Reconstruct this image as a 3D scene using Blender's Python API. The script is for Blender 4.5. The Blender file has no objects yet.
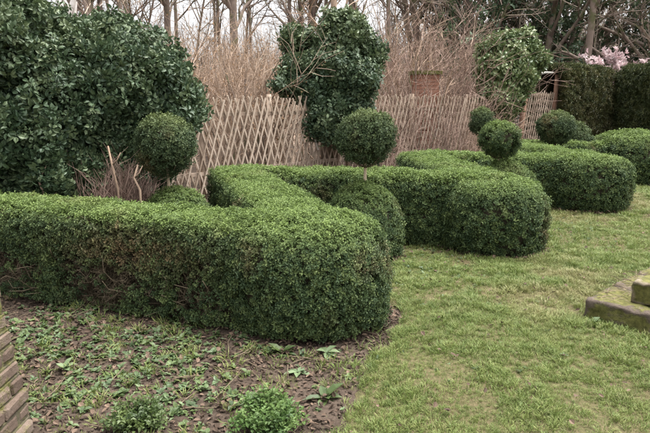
import bpy, math, random
import numpy as np
from mathutils import Matrix, Vector

# ------------------------------------------------------------------ camera, sky, sun, exposure
scene = bpy.context.scene
COL = scene.collection
EYE = 1.6
PITCH = math.radians(11.3)
FPX = 598.0            # focal length in pixels of the 650 px wide photograph

cam_data = bpy.data.cameras.new("camera")
cam = bpy.data.objects.new("camera", cam_data)
COL.objects.link(cam)
cam.location = (0, 0, EYE)
cam.rotation_euler = (math.pi / 2 - PITCH, 0, 0)
cam_data.sensor_width = 36.0
cam_data.lens = FPX / 650.0 * 36.0
cam_data.clip_start = 0.05
cam_data.clip_end = 1000.0
scene.camera = cam

SUN_ELEV = math.radians(72)
SUN_AZ = math.radians(70)          # clockwise from +Y (ahead of the camera) towards +X
world = bpy.data.worlds.new("World")
scene.world = world
world.use_nodes = True
wn = world.node_tree
wn.nodes.clear()
w_out = wn.nodes.new("ShaderNodeOutputWorld")
w_bg = wn.nodes.new("ShaderNodeBackground")
w_sky = wn.nodes.new("ShaderNodeTexSky")
w_sky.sky_type = 'NISHITA'
w_sky.sun_disc = False
w_sky.sun_elevation = SUN_ELEV
w_sky.sun_rotation = SUN_AZ
w_sky.dust_density = 6.0
w_sky.air_density = 1.0
w_hsv = wn.nodes.new("ShaderNodeHueSaturation")     # overcast: cloud light is nearly white
w_hsv.inputs["Saturation"].default_value = 0.12
w_hsv.inputs["Hue"].default_value = 0.5
w_mul = wn.nodes.new("ShaderNodeMix")
w_mul.data_type = 'RGBA'
w_mul.blend_type = 'MULTIPLY'
w_mul.inputs[0].default_value = 1.0
w_mul.inputs[7].default_value = (0.985, 0.985, 1.0, 1)
w_bg.inputs["Strength"].default_value = 0.125
wn.links.new(w_sky.outputs[0], w_hsv.inputs["Color"])
wn.links.new(w_hsv.outputs[0], w_mul.inputs[6])
wn.links.new(w_mul.outputs[2], w_bg.inputs["Color"])
wn.links.new(w_bg.outputs[0], w_out.inputs["Surface"])

sun_data = bpy.data.lights.new("sun", 'SUN')
sun_data.energy = 1.5
sun_data.angle = math.radians(50)
sun_data.color = (1.0, 0.975, 0.93)
sun = bpy.data.objects.new("sun", sun_data)
COL.objects.link(sun)
sd = Vector((math.sin(SUN_AZ) * math.cos(SUN_ELEV), math.cos(SUN_AZ) * math.cos(SUN_ELEV), math.sin(SUN_ELEV)))
sun.rotation_euler = sd.to_track_quat('Z', 'Y').to_euler()
sun.location = (6, 2, 12)

scene.view_settings.view_transform = 'Standard'
scene.view_settings.look = 'None'
scene.view_settings.exposure = 1.93
scene.view_settings.gamma = 1.0
scene.view_settings.use_curve_mapping = False
scene.render.engine = 'CYCLES'
scene.cycles.max_bounces = 4
scene.cycles.diffuse_bounces = 2
scene.cycles.glossy_bounces = 1
scene.cycles.transmission_bounces = 2
scene.cycles.transparent_max_bounces = 4

RNG = np.random.default_rng(7)
random.seed(7)

# ------------------------------------------------------------------ pixel to place
CP, SP = math.cos(PITCH), math.sin(PITCH)
def ray(px, py):
    x, y = (px - 325.0) / FPX, (216.5 - py) / FPX
    return np.array([x, CP + y * SP, -SP + y * CP])
def gp(px, py, h=0.0):                       # where that line of sight meets the height h
    d = ray(px, py)
    return np.array([0, 0, EYE]) + d * ((h - EYE) / d[2])
def at(px, py, Y):                           # where it meets the upright plane at the distance Y
    d = ray(px, py)
    return np.array([0, 0, EYE]) + d * (Y / d[1])

# ------------------------------------------------------------------ numeric helpers
def _hash(ix, iy, iz, seed):
    h = (ix * 374761393 + iy * 668265263 + iz * 2147483647 + seed * 974634777) & 0xFFFFFFFF
    h = ((h ^ (h >> 13)) * 1274126177) & 0xFFFFFFFF
    return ((h ^ (h >> 16)) & 0xFFFF) / 65535.0
def noise(p, scale=1.0, seed=0):             # value noise, -1..1
    p = np.asarray(p, float) * scale + 1000.0
    i = np.floor(p).astype(np.int64)
    f = p - i
    f = f * f * (3 - 2 * f)
    r = 0
    for dx in (0, 1):
        for dy in (0, 1):
            for dz in (0, 1):
                w = (f[:, 0] if dx else 1 - f[:, 0]) * (f[:, 1] if dy else 1 - f[:, 1]) * (f[:, 2] if dz else 1 - f[:, 2])
                r = r + w * _hash(i[:, 0] + dx, i[:, 1] + dy, i[:, 2] + dz, seed)
    return r * 2 - 1
def unit(v):
    return v / np.maximum(np.linalg.norm(v, axis=-1, keepdims=True), 1e-9)
def in_poly(P, poly):
    x, y = P[:, 0], P[:, 1]
    inside = np.zeros(len(P), bool)
    n = len(poly)
    for i in range(n):
        x1, y1 = poly[i]; x2, y2 = poly[(i + 1) % n]
        c = ((y1 > y) != (y2 > y)) & (x < (x2 - x1) * (y - y1) / ((y2 - y1) or 1e-9) + x1)
        inside ^= c
    return inside

# ------------------------------------------------------------------ objects
def tag(o, label=None, cat=None, group=None, kind=None):
    if label: o["label"] = label
    if cat: o["category"] = cat
    if group: o["group"] = group
    if kind: o["kind"] = kind
    return o
def thing(name, label, cat, loc, group=None):
    o = bpy.data.objects.new(name, None)
    COL.objects.link(o)
    o.location = Vector([float(c) for c in loc])
    o.empty_display_size = 0.1
    return tag(o, label, cat, group)
def under(o, parent):                        # o keeps its place in the world
    if parent is not None:
        o.parent = parent
        loc = Vector(parent.location)
        q = parent.parent
        while q is not None:
            q = q.parent
        o.matrix_parent_inverse = Matrix.Translation(-loc) if parent.parent is None else Matrix.Identity(4)
    return o
def mesh_data(name, V, F, mat=None, smooth=False):
    me = bpy.data.meshes.new(name)
    V = np.asarray(V, np.float32)
    if isinstance(F, np.ndarray):
        k = F.shape[1]
        me.vertices.add(len(V)); me.vertices.foreach_set("co", V.ravel())
        me.loops.add(F.size); me.loops.foreach_set("vertex_index", F.ravel().astype(np.int32))
        me.polygons.add(len(F)); me.polygons.foreach_set("loop_start", np.arange(0, F.size, k, dtype=np.int32))
        me.update(calc_edges=True)
    else:
        me.from_pydata([tuple(map(float, v)) for v in V], [], F)
    if mat: me.materials.append(mat)
    if smooth: me.polygons.foreach_set("use_smooth", np.ones(len(me.polygons), bool))
    me.update()
    return me
def obj(name, V, F, mat, parent=None, smooth=False, kind=None):
    o = bpy.data.objects.new(name, mesh_data(name, V, F, mat, smooth))
    COL.objects.link(o)
    under(o, parent)
    if kind: o["kind"] = kind
    return o
def copy_tree(o, parent=None):
    c = o.copy()
    COL.objects.link(c)
    if parent is not None: c.parent = parent
    for ch in o.children: copy_tree(ch, c)
    return c

class MB:                                    # collects tubes and boxes into one mesh
    def __init__(s): s.V = []; s.F = []; s.n = 0
    def add(s, V, F):
        s.V.append(np.asarray(V, float)); s.F += [tuple(i + s.n for i in f) for f in F]; s.n += len(V)
    def tube(s, P, R, sides=5, cap=True):
        P = np.asarray(P, float); k = len(P)
        T = np.empty_like(P); T[1:-1] = P[2:] - P[:-2]; T[0] = P[1] - P[0]; T[-1] = P[-1] - P[-2]
        T = unit(T)
        ref = np.array([0, 0, 1.0]) if abs(T[0][2]) < 0.85 else np.array([1.0, 0, 0])
        A = unit(np.cross(T, ref)); B = np.cross(T, A)
        a = np.arange(sides) * 2 * math.pi / sides
        R = np.asarray(R, float)
        V = P[:, None, :] + R[:, None, None] * (np.cos(a)[None, :, None] * A[:, None, :] + np.sin(a)[None, :, None] * B[:, None, :])
        F = []
        for i in range(k - 1):
            for j in range(sides):
                j2 = (j + 1) % sides
                F.append((i * sides + j, i * sides + j2, (i + 1) * sides + j2, (i + 1) * sides + j))
        if cap:
            F.append(tuple(range(sides))[::-1]); F.append(tuple((k - 1) * sides + j for j in range(sides)))
        s.add(V.reshape(-1, 3), F)
    def box(s, c, ax, ay, az):               # centre and three half axes
        c, ax, ay, az = (np.asarray(q, float) for q in (c, ax, ay, az))
        V = [c + i * ax + j * ay + k * az for k in (-1, 1) for j in (-1, 1) for i in (-1, 1)]
        s.add(V, [(0, 2, 3, 1), (4, 5, 7, 6), (0, 1, 5, 4), (2, 6, 7, 3), (0, 4, 6, 2), (1, 3, 7, 5)])
    def build(s, name, mat, parent=None, smooth=False, kind=None):
        return obj(name, np.concatenate(s.V), s.F, mat, parent, smooth, kind)
    def data(s, name, mat, smooth=False):
        return mesh_data(name, np.concatenate(s.V), s.F, mat, smooth)

# ------------------------------------------------------------------ materials
def lin(c):                                  # sRGB 0..255 to linear
    return tuple(((v / 255.0) / 12.92 if v / 255.0 <= 0.04045 else ((v / 255.0 + 0.055) / 1.055) ** 2.4) for v in c) + (1.0,)
class NT:
    def __init__(s, name):
        s.m = bpy.data.materials.new(name); s.m.use_nodes = True
        s.t = s.m.node_tree; s.t.nodes.clear()
        s.out = s.t.nodes.new("ShaderNodeOutputMaterial")
        s.p = s.t.nodes.new("ShaderNodeBsdfPrincipled")
        s.t.links.new(s.p.outputs[0], s.out.inputs["Surface"])
        s.geo = s.t.nodes.new("ShaderNodeNewGeometry")
    def link(s, a, b): s.t.links.new(a, b)
    def noise(s, scale, detail=4, rough=0.6, vec=None, dist=0.0):
        n = s.t.nodes.new("ShaderNodeTexNoise")
        n.inputs["Scale"].default_value = scale; n.inputs["Detail"].default_value = detail
        n.inputs["Roughness"].default_value = rough; n.inputs["Distortion"].default_value = dist
        s.link(vec if vec is not None else s.geo.outputs["Position"], n.inputs["Vector"])
        return n.outputs["Fac"]
    def ramp(s, fac, stops):
        r = s.t.nodes.new("ShaderNodeValToRGB")
        e = r.color_ramp.elements
        while len(e) < len(stops): e.new(0.5)
        for q, (pos, c) in zip(e, stops): q.position = pos; q.color = c
        s.link(fac, r.inputs["Fac"])
        return r.outputs["Color"]
    def mix(s, fac, a, b, mode='MIX'):
        n = s.t.nodes.new("ShaderNodeMix"); n.data_type = 'RGBA'; n.blend_type = mode
        for sock, v in ((n.inputs[0], fac), (n.inputs[6], a), (n.inputs[7], b)):
            if isinstance(v, (float, int)): sock.default_value = v
            elif isinstance(v, tuple): sock.default_value = v
            else: s.link(v, sock)
        return n.outputs[2]
    def math(s, op, a, b=None, clamp=False):
        n = s.t.nodes.new("ShaderNodeMath"); n.operation = op; n.use_clamp = clamp
        for sock, v in zip(n.inputs, (a, b)):
            if v is None: continue
            if isinstance(v, (float, int)): sock.default_value = v
            else: s.link(v, sock)
        return n.outputs[0]
    def attr(s, name):
        n = s.t.nodes.new("ShaderNodeAttribute"); n.attribute_type = 'INSTANCER'; n.attribute_name = name
        return n.outputs["Fac"]
    def rand(s):
        return s.t.nodes.new("ShaderNodeObjectInfo").outputs["Random"]
    def bump(s, h, strength=0.4, dist=0.01):
        b = s.t.nodes.new("ShaderNodeBump"); b.inputs["Strength"].default_value = strength
        b.inputs["Distance"].default_value = dist
        s.link(h, b.inputs["Height"]); s.link(b.outputs[0], s.p.inputs["Normal"])
    def color(s, c):
        if isinstance(c, tuple): s.p.inputs["Base Color"].default_value = c
        else: s.link(c, s.p.inputs["Base Color"])
    def set(s, rough=0.7, spec=0.4):
        s.p.inputs["Roughness"].default_value = rough
        s.p.inputs["Specular IOR Level"].default_value = spec
        return s.m

def leaf_mat(name, a, b, c, dead=None, rough=0.5, spec=0.4, trans=0.25, patch=2.5, back=None, fresh_lit=None):
    n = NT(name)
    f = n.math('ADD', n.math('MULTIPLY', n.rand(), 0.55), n.math('MULTIPLY', n.noise(patch, 3), 0.45))
    col = n.ramp(f, [(0.15, a), (0.5, b), (0.85, c)])
    if fresh_lit is not None:
        col = n.mix(n.attr("fresh_lit"), col, fresh_lit)  # paler tops: shoot colour with brightness from above put into it
    if dead is not None:
        col = n.mix(n.attr("tint"), col, dead)
    if back is not None:
        col = n.mix(n.geo.outputs["Backfacing"], col, back)
    n.color(col)
    n.set(rough, spec)
    tr = n.t.nodes.new("ShaderNodeBsdfTranslucent")
    n.link(col, tr.inputs["Color"])
    mx = n.t.nodes.new("ShaderNodeMixShader")
    mx.inputs[0].default_value = trans
    n.link(n.p.outputs[0], mx.inputs[1]); n.link(tr.outputs[0], mx.inputs[2])
    n.link(mx.outputs[0], n.out.inputs["Surface"])
    return n.m
def bark_mat(name, a, b, scale=12, rough=0.85, vary=True, bumpd=0.01, moss=None):
    n = NT(name)
    f = n.noise(scale, 5, 0.65)
    if vary: f = n.math('ADD', n.math('MULTIPLY', f, 0.7), n.math('MULTIPLY', n.rand(), 0.3))
    col = n.ramp(f, [(0.3, a), (0.7, b)])
    if moss is not None:
        col = n.mix(n.ramp(n.noise(3.0, 4), [(0.5, (0, 0, 0, 1)), (0.65, (1, 1, 1, 1))]), col, moss)
    n.color(col); n.bump(n.noise(scale * 3, 4), 0.5, bumpd)
    return n.set(rough, 0.2)

M = {}
M['box'] = leaf_mat('box_leaf', (0.036, 0.064, 0.030, 1), (0.074, 0.112, 0.044, 1), (0.150, 0.192, 0.066, 1), dead=(0.19, 0.135, 0.07, 1), rough=0.6, spec=0.25, trans=0.25, fresh_lit=(0.185, 0.255, 0.070, 1))
M['box_dark'] = leaf_mat('box_leaf_dark', (0.036, 0.060, 0.028, 1), (0.064, 0.094, 0.042, 1), (0.110, 0.142, 0.060, 1), dead=(0.20, 0.125, 0.055, 1), rough=0.6, spec=0.25, trans=0.2, fresh_lit=(0.15, 0.185, 0.06, 1))
M['ivy'] = leaf_mat('ivy_leaf', (0.030, 0.056, 0.030, 1), (0.062, 0.098, 0.048, 1), (0.130, 0.165, 0.080, 1), dead=(0.20, 0.24, 0.09, 1), rough=0.5, spec=0.35, trans=0.12, patch=1.6)
M['varieg'] = leaf_mat('variegated_leaf', (0.06, 0.10, 0.035, 1), (0.12, 0.165, 0.062, 1), (0.25, 0.28, 0.14, 1), rough=0.4, trans=0.15)
M['yew'] = leaf_mat('yew_needle', (0.030, 0.048, 0.018, 1), (0.062, 0.080, 0.027, 1), (0.112, 0.120, 0.042, 1), dead=(0.15, 0.115, 0.05, 1), rough=0.5, trans=0.1, patch=1.2)
M['grass'] = leaf_mat('grass_blade', (0.080, 0.118, 0.028, 1), (0.138, 0.184, 0.046, 1), (0.205, 0.236, 0.072, 1), dead=(0.31, 0.245, 0.135, 1), rough=0.6, spec=0.3, trans=0.3, patch=1.7)
M['weed'] = leaf_mat('weed_leaf', (0.036, 0.062, 0.018, 1), (0.066, 0.102, 0.030, 1), (0.125, 0.165, 0.052, 1), dead=(0.3, 0.42, 0.26, 1), rough=0.5, trans=0.3)
M['pale_weed'] = leaf_mat('pale_leaf', (0.10, 0.15, 0.065, 1), (0.14, 0.195, 0.09, 1), (0.19, 0.24, 0.12, 1), rough=0.6, trans=0.3)
M['fern'] = leaf_mat('feathery_leaf', (0.06, 0.115, 0.03, 1), (0.10, 0.17, 0.045, 1), (0.16, 0.23, 0.07, 1), rough=0.55, trans=0.35)
M['litter'] = leaf_mat('fallen_leaf', (0.050, 0.034, 0.023, 1), (0.090, 0.060, 0.042, 1), (0.18, 0.125, 0.088, 1), rough=0.8, spec=0.2, trans=0.05)
M['dry'] = leaf_mat('dry_leaf', (0.18, 0.10, 0.05, 1), (0.28, 0.17, 0.09, 1), (0.40, 0.27, 0.16, 1), rough=0.8, spec=0.15, trans=0.25)
M['petal'] = leaf_mat('pink_petal', (0.58, 0.40, 0.42, 1), (0.72, 0.57, 0.57, 1), (0.84, 0.76, 0.75, 1), rough=0.6, trans=0.35)
M['core'] = bark_mat('inner_twigs', (0.045, 0.040, 0.025, 1), (0.085, 0.072, 0.045, 1), 60, vary=False)
M['stem'] = bark_mat('box_stem', (0.15, 0.115, 0.075, 1), (0.30, 0.24, 0.16, 1), 40)
M['darkstem'] = bark_mat('grey_box_branch', (0.085, 0.065, 0.042, 1), (0.19, 0.15, 0.10, 1), 40)
M['palestem'] = bark_mat('pale_stem', (0.45, 0.34, 0.23, 1), (0.62, 0.50, 0.36, 1), 40)
M['twig_tan'] = bark_mat('tan_twig', (0.21, 0.145, 0.10, 1), (0.38, 0.275, 0.20, 1), 6)
M['twig_pink'] = bark_mat('red_brown_twig', (0.17, 0.110, 0.085, 1), (0.33, 0.235, 0.19, 1), 6)
M['bark'] = bark_mat('grey_brown_bark', (0.125, 0.095, 0.076, 1), (0.29, 0.225, 0.185, 1), 5, moss=(0.13, 0.13, 0.065, 1))
M['bark_tan'] = bark_mat('tan_bark', (0.30, 0.22, 0.16, 1), (0.46, 0.35, 0.27, 1), 5)
M['birch'] = bark_mat('birch_bark', (0.50, 0.45, 0.40, 1), (0.78, 0.74, 0.70, 1), 7)
M['slat'] = bark_mat('weathered_larch', (0.27, 0.205, 0.15, 1), (0.47, 0.38, 0.30, 1), 18, bumpd=0.003)
M['post'] = bark_mat('weathered_post', (0.22, 0.16, 0.115, 1), (0.40, 0.31, 0.24, 1), 14, bumpd=0.004)
M['arbour'] = bark_mat('red_larch', (0.22, 0.12, 0.08, 1), (0.36, 0.22, 0.155, 1), 9, bumpd=0.005)
M['lintel'] = bark_mat('silvery_wood', (0.17, 0.16, 0.14, 1), (0.29, 0.28, 0.25, 1), 14)

n = NT('soil')
f = n.noise(2.2, 6, 0.7)
c1 = n.ramp(f, [(0.25, (0.028, 0.020, 0.014, 1)), (0.5, (0.058, 0.042, 0.031, 1)), (0.75, (0.105, 0.078, 0.058, 1))])
c1 = n.mix(n.ramp(n.noise(40, 4), [(0.45, (0, 0, 0, 1)), (0.7, (0.6, 0.6, 0.6, 1))]), c1, (0.125, 0.092, 0.07, 1))
n.color(c1); n.bump(n.math('ADD', n.noise(35, 6, 0.7), n.noise(9, 4)), 0.8, 0.03)
M['soil'] = n.set(0.95, 0.15)

n = NT('lawn_turf')
f = n.noise(1.3, 6, 0.7)
c1 = n.ramp(f, [(0.3, (0.085, 0.062, 0.035, 1)), (0.5, (0.075, 0.070, 0.032, 1)), (0.75, (0.080, 0.085, 0.034, 1))])
c1 = n.mix(n.ramp(n.noise(45, 4), [(0.4, (0, 0, 0, 1)), (0.75, (0.7, 0.7, 0.7, 1))]), c1, (0.17, 0.13, 0.075, 1))
n.color(c1); n.bump(n.noise(60, 5, 0.7), 0.7, 0.02)
M['turf'] = n.set(0.95, 0.1)

def stone_mat(name, a, b, c, mossy, edge=3.0):
    n = NT(name)
    col = n.ramp(n.math('ADD', n.math('MULTIPLY', n.noise(9, 6, 0.7), 0.75), n.math('MULTIPLY', n.rand(), 0.25)), [(0.3, a), (0.52, b), (0.75, c)])
    sx = n.t.nodes.new("ShaderNodeSeparateXYZ")
    n.link(n.geo.outputs["Normal"], sx.inputs[0])
    mf = n.math('ADD', n.noise(5, 6, 0.75), n.math('MULTIPLY', n.math('SUBTRACT', n.geo.outputs["Pointiness"], 0.5), edge))
    mk = n.ramp(mf, [(0.62 - mossy, (0, 0, 0, 1)), (0.74 - mossy, (1, 1, 1, 1))])
    mc = n.ramp(n.noise(30, 4), [(0.3, (0.060, 0.062, 0.020, 1)), (0.7, (0.17, 0.16, 0.052, 1))])
    col = n.mix(mk, col, mc)
    n.color(col); n.bump(n.math('ADD', n.noise(30, 6, 0.75), n.math('MULTIPLY', mk, 0.4)), 0.9, 0.015)
    return n.set(0.92, 0.2)
M['slab'] = stone_mat('mossy_stone', (0.075, 0.058, 0.045, 1), (0.14, 0.11, 0.088, 1), (0.22, 0.175, 0.145, 1), 0.30)
M['slab_moss'] = stone_mat('very_mossy_stone', (0.10, 0.085, 0.055, 1), (0.18, 0.145, 0.10, 1), (0.25, 0.21, 0.15, 1), 0.32)
M['brick'] = stone_mat('old_brick', (0.085, 0.058, 0.044, 1), (0.145, 0.105, 0.08, 1), (0.22, 0.175, 0.138, 1), 0.13, 0.0)
M['red_brick'] = stone_mat('red_brick', (0.20, 0.085, 0.055, 1), (0.30, 0.14, 0.095, 1), (0.38, 0.21, 0.15, 1), -0.05, 0.0)
M['mortar'] = stone_mat('old_mortar', (0.055, 0.048, 0.032, 1), (0.09, 0.078, 0.053, 1), (0.13, 0.11, 0.078, 1), 0.18, 0.0)

# ------------------------------------------------------------------ small sprigs of leaves, scattered as one mass per plant
def leaf(mb, base, d, up, L, W, fold=0.25, droop=0.15):
    d = unit(np.asarray(d, float)); s = unit(np.cross(d, up)); nn = np.cross(s, d)
    b = np.asarray(base, float)
    m0 = b + d * L * 0.5; tip = b + d * L - nn * L * droop
    l = m0 + s * W / 2 + nn * W * fold; r = m0 - s * W / 2 + nn * W * fold
    mb.add([b, l, tip, r], [(0, 2, 1), (0, 3, 2)])
def leaf4(mb, base, d, up, L, W, fold=0.2, droop=0.25):
    d = unit(np.asarray(d, float)); s = unit(np.cross(d, up)); nn = np.cross(s, d)
    b = np.asarray(base, float)
    P = [b]
    for t, w in ((0.3, 0.85), (0.65, 0.9)):
        c = b + d * L * t - nn * L * droop * t * t
        P += [c + s * W / 2 * w + nn * W * fold * w, c, c - s * W / 2 * w + nn * W * fold * w]
    P.append(b + d * L - nn * L * droop)
    mb.add(P, [(0, 2, 1), (0, 3, 2), (1, 2, 5, 4), (2, 3, 6, 5), (4, 5, 7), (5, 6, 7)])
def proto(name, fn, mat, n=3, seed=1):
    out = []
    for i in range(n):
        r = np.random.default_rng(seed * 100 + i)
        mb = MB(); fn(mb, r)
        o = bpy.data.objects.new(name, mb.data(name, mat))
        out.append(o)
    return out
def box_sprig(mb, r, L=0.055, n=14, ll=0.019, ww=0.011):
    for i in range(n):
        t = (i + 0.5) / n
        a = i * 2.4 + r.uniform(-.5, .5)
        el = r.uniform(-0.25, 0.5) + t * 0.3
        d = np.array([math.cos(a) * math.cos(el), math.sin(a) * math.cos(el), math.sin(el)])
        base = np.array([r.uniform(-.012, .012), r.uniform(-.012, .012), L * t - 0.03])
        leaf(mb, base, d, np.array([0, 0, 1.0]) + r.uniform(-.4, .4, 3), ll * r.uniform(.75, 1.2), ww * r.uniform(.8, 1.2))
def ivy_sprig(mb, r, n=8):
    for i in range(n):
        a = i * 2.4 + r.uniform(-.6, .6)
        el = r.uniform(-0.35, 0.7)
        d = np.array([math.cos(a) * math.cos(el), math.sin(a) * math.cos(el), math.sin(el)])
        base = np.array([math.cos(a) * .02, math.sin(a) * .02, r.uniform(-.05, .06)])
        leaf4(mb, base, d, np.array([0, 0, 1.0]) + r.uniform(-.3, .3, 3), r.uniform(.055, .09), r.uniform(.032, .05))
def yew_sprig(mb, r, n=24):
    for i in range(n):
        t = i / n
        a = i * 2.4 + r.uniform(-.5, .5)
        el = 0.5 + r.uniform(-.3, .3)
        d = np.array([math.cos(a) * math.cos(el), math.sin(a) * math.cos(el), math.sin(el)])
        leaf(mb, (0, 0, .12 * t - .05), d, np.array([0, 0, 1.0]) + r.uniform(-.3, .3, 3), r.uniform(.035, .06), .012)
def grass_tuft(mb, r, n=16, h=0.05, spread=.035):
    for i in range(n):
        a = r.uniform(0, 6.283); q = spread * math.sqrt(r.uniform())
        b = np.array([math.cos(a) * q, math.sin(a) * q, -0.004])
        a2 = a + r.uniform(-1.2, 1.2); lean = r.uniform(.1, .9); H = h * r.uniform(.5, 1.25)
        d = np.array([math.cos(a2) * lean, math.sin(a2) * lean, 1.0]); d /= np.linalg.norm(d)
        s = np.array([-math.sin(a2), math.cos(a2), 0]) * r.uniform(.0014, .0026)
        m0 = b + d * H * .55; tip = b + d * H + np.array([math.cos(a2), math.sin(a2), -.4]) * H * .3
        mb.add([b - s, b + s, m0 + s, m0 - s, tip], [(0, 1, 2, 3), (3, 2, 4)])
def weed_rosette(mb, r, n=7, L=.05, W=.035):
    for i in range(n):
        a = i * 6.283 / n + r.uniform(-.4, .4); el = r.uniform(.1, .8)
        d = np.array([math.cos(a) * math.cos(el), math.sin(a) * math.cos(el), math.sin(el)])
        leaf4(mb, (0, 0, r.uniform(0, .02)), d, np.array([0, 0, 1.0]), L * r.uniform(.6, 1.3), W * r.uniform(.7, 1.2), droop=.35)
def litter_leaf(mb, r):
    a = r.uniform(0, 6.28)
    leaf4(mb, (0, 0, .006), (math.cos(a), math.sin(a), .1), np.array([r.uniform(-.3, .3), r.uniform(-.3, .3), 1.0]), r.uniform(.04, .07), r.uniform(.025, .04), fold=.25, droop=-.1)
def petal_cluster(mb, r, n=6):
    for i in range(n):
        a = i * 6.283 / n; el = r.uniform(.4, 1.0)
        leaf(mb, (0, 0, 0), (math.cos(a) * math.cos(el), math.sin(a) * math.cos(el), math.sin(el)), np.array([0, 0, 1.0]), r.uniform(.06, .1), .045)

def twig_spray(mb, r):
    for i in range(6):
        a = r.uniform(0, 6.283); el = r.uniform(.1, 1.4); L = r.uniform(.06, .15)
        d = np.array([math.cos(a) * math.cos(el), math.sin(a) * math.cos(el), math.sin(el)])
        b = r.uniform(-.02, .02, 3)
        m = b + d * L * .5 + r.normal(0, .012, 3)
        mb.tube([b, m, b + d * L], [.0024, .002, .0012], 3, cap=False)
        for j in range(2):
            e = unit(d + r.normal(0, .7, 3)) * L * .45
            mb.tube([m, m + e], [.0015, .001], 3, cap=False)
def crumb(mb, r):
    d = unit(np.array([[1, 0, 0], [-1, 0, 0], [0, 1, 0], [0, -1, 0], [0, 0, 1], [0, 0, -.6], [.7, .7, .5], [-.7, .6, .4], [.5, -.7, .5], [-.6, -.6, .5]], float)) * r.uniform(.006, .013, (10, 1))
    import bmesh as _b
    bm = _b.new()
    for v in d: bm.verts.new([float(x) for x in v])
    _b.ops.convex_hull(bm, input=bm.verts)
    bm.verts.index_update()
    mb.add([v.co[:] for v in bm.verts], [tuple(v.index for v in f.verts) for f in bm.faces]); bm.free()
P = {}
P['box'] = proto('box_sprig', box_sprig, M['box'], 4, 1)
P['box_dark'] = proto('box_sprig_dark', box_sprig, M['box_dark'], 4, 2)
P['ivy'] = proto('ivy_sprig', ivy_sprig, M['ivy'], 4, 3)
P['varieg'] = proto('variegated_sprig', ivy_sprig, M['varieg'], 3, 4)
P['yew'] = proto('yew_sprig', yew_sprig, M['yew'], 3, 5)
P['grass'] = proto('grass_tuft', grass_tuft, M['grass'], 5, 6)
P['weed'] = proto('weed_rosette', weed_rosette, M['weed'], 4, 7)
P['litter'] = proto('fallen_leaf', litter_leaf, M['litter'], 4, 8)
P['dry'] = proto('dry_leaf', litter_leaf, M['dry'], 3, 9)
P['twig'] = proto('twig_spray', twig_spray, M['darkstem'], 4, 11)
P['crumb'] = proto('soil_crumb', crumb, M['soil'], 4, 12)
P['petal'] = proto('blossom', petal_cluster, M['petal'], 3, 10)

_groups = {}
def gn_group(key):
    if key in _groups: return _groups[key]
    ng = bpy.data.node_groups.new("scatter_" + key, 'GeometryNodeTree')
    ng.interface.new_socket('Geometry', in_out='INPUT', socket_type='NodeSocketGeometry')
    ng.interface.new_socket('Geometry', in_out='OUTPUT', socket_type='NodeSocketGeometry')
    N = ng.nodes.new; K = ng.links.new
    gi, go = N('NodeGroupInput'), N('NodeGroupOutput')
    g2i = N('GeometryNodeGeometryToInstance')
    for o in P[key]:
        oi = N('GeometryNodeObjectInfo'); oi.inputs['Object'].default_value = o
        oi.inputs['As Instance'].default_value = False
        K(oi.outputs['Geometry'], g2i.inputs[0])
    iop = N('GeometryNodeInstanceOnPoints')
    iop.inputs['Pick Instance'].default_value = True
    def na(name, dt):
        q = N('GeometryNodeInputNamedAttribute'); q.data_type = dt; q.inputs['Name'].default_value = name
        return q.outputs['Attribute']
    e2r = N('FunctionNodeEulerToRotation')
    K(na('rot', 'FLOAT_VECTOR'), e2r.inputs[0])
    K(gi.outputs[0], iop.inputs['Points']); K(g2i.outputs[0], iop.inputs['Instance'])
    K(e2r.outputs[0], iop.inputs['Rotation']); K(na('scl', 'FLOAT'), iop.inputs['Scale'])
    K(na('pick', 'INT'), iop.inputs['Instance Index'])
    K(iop.outputs[0], go.inputs[0])
    _groups[key] = ng
    return ng
def scatter(name, key, pts, dirs, scl, parent=None, tint=None, kind='stuff', fresh_lit=None):
    pts = np.asarray(pts, np.float32); k = len(pts)
    d = unit(np.asarray(dirs, float))
    th = np.arccos(np.clip(d[:, 2], -1, 1)); ph = np.arctan2(d[:, 1], d[:, 0]); sp = RNG.uniform(0, 2 * math.pi, k)
    c, s = np.cos, np.sin
    m00 = c(ph) * c(th) * c(sp) - s(ph) * s(sp); m10 = s(ph) * c(th) * c(sp) + c(ph) * s(sp)
    m20 = -s(th) * c(sp); m21 = s(th) * s(sp); m22 = c(th)
    rot = np.stack([np.arctan2(m21, m22), -np.arcsin(np.clip(m20, -1, 1)), np.arctan2(m10, m00)], 1).astype(np.float32)
    me = bpy.data.meshes.new(name)
    me.vertices.add(k); me.vertices.foreach_set("co", pts.ravel())
    a = me.attributes.new('rot', 'FLOAT_VECTOR', 'POINT'); a.data.foreach_set('vector', rot.ravel())
    a = me.attributes.new('scl', 'FLOAT', 'POINT'); a.data.foreach_set('value', np.broadcast_to(np.asarray(scl, np.float32), (k,)).copy())
    a = me.attributes.new('tint', 'FLOAT', 'POINT'); a.data.foreach_set('value', (np.zeros(k) if tint is None else tint).astype(np.float32))
    if fresh_lit is not None:
        a = me.attributes.new('fresh_lit', 'FLOAT', 'POINT'); a.data.foreach_set('value', fresh_lit.astype(np.float32))
    a = me.attributes.new('pick', 'INT', 'POINT'); a.data.foreach_set('value', RNG.integers(0, len(P[key]), k).astype(np.int32))
    me.update()
    o = bpy.data.objects.new(name, me); COL.objects.link(o)
    md = o.modifiers.new('scatter', 'NODES'); md.node_group = gn_group(key)
    under(o, parent)
    if kind: o["kind"] = kind
    return o

# ------------------------------------------------------------------ layout of the garden (metres)
FDIR = unit(np.array([0.69, 0.725, 0.0])); FNRM = np.array([-FDIR[1], FDIR[0], 0.0])
F0 = np.array([-1.9, 8.0, 0.0])                    # a point on the fence line
def fence_s(x, y): return (x - F0[0]) * FNRM[0] + (y - F0[1]) * FNRM[1]

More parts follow.
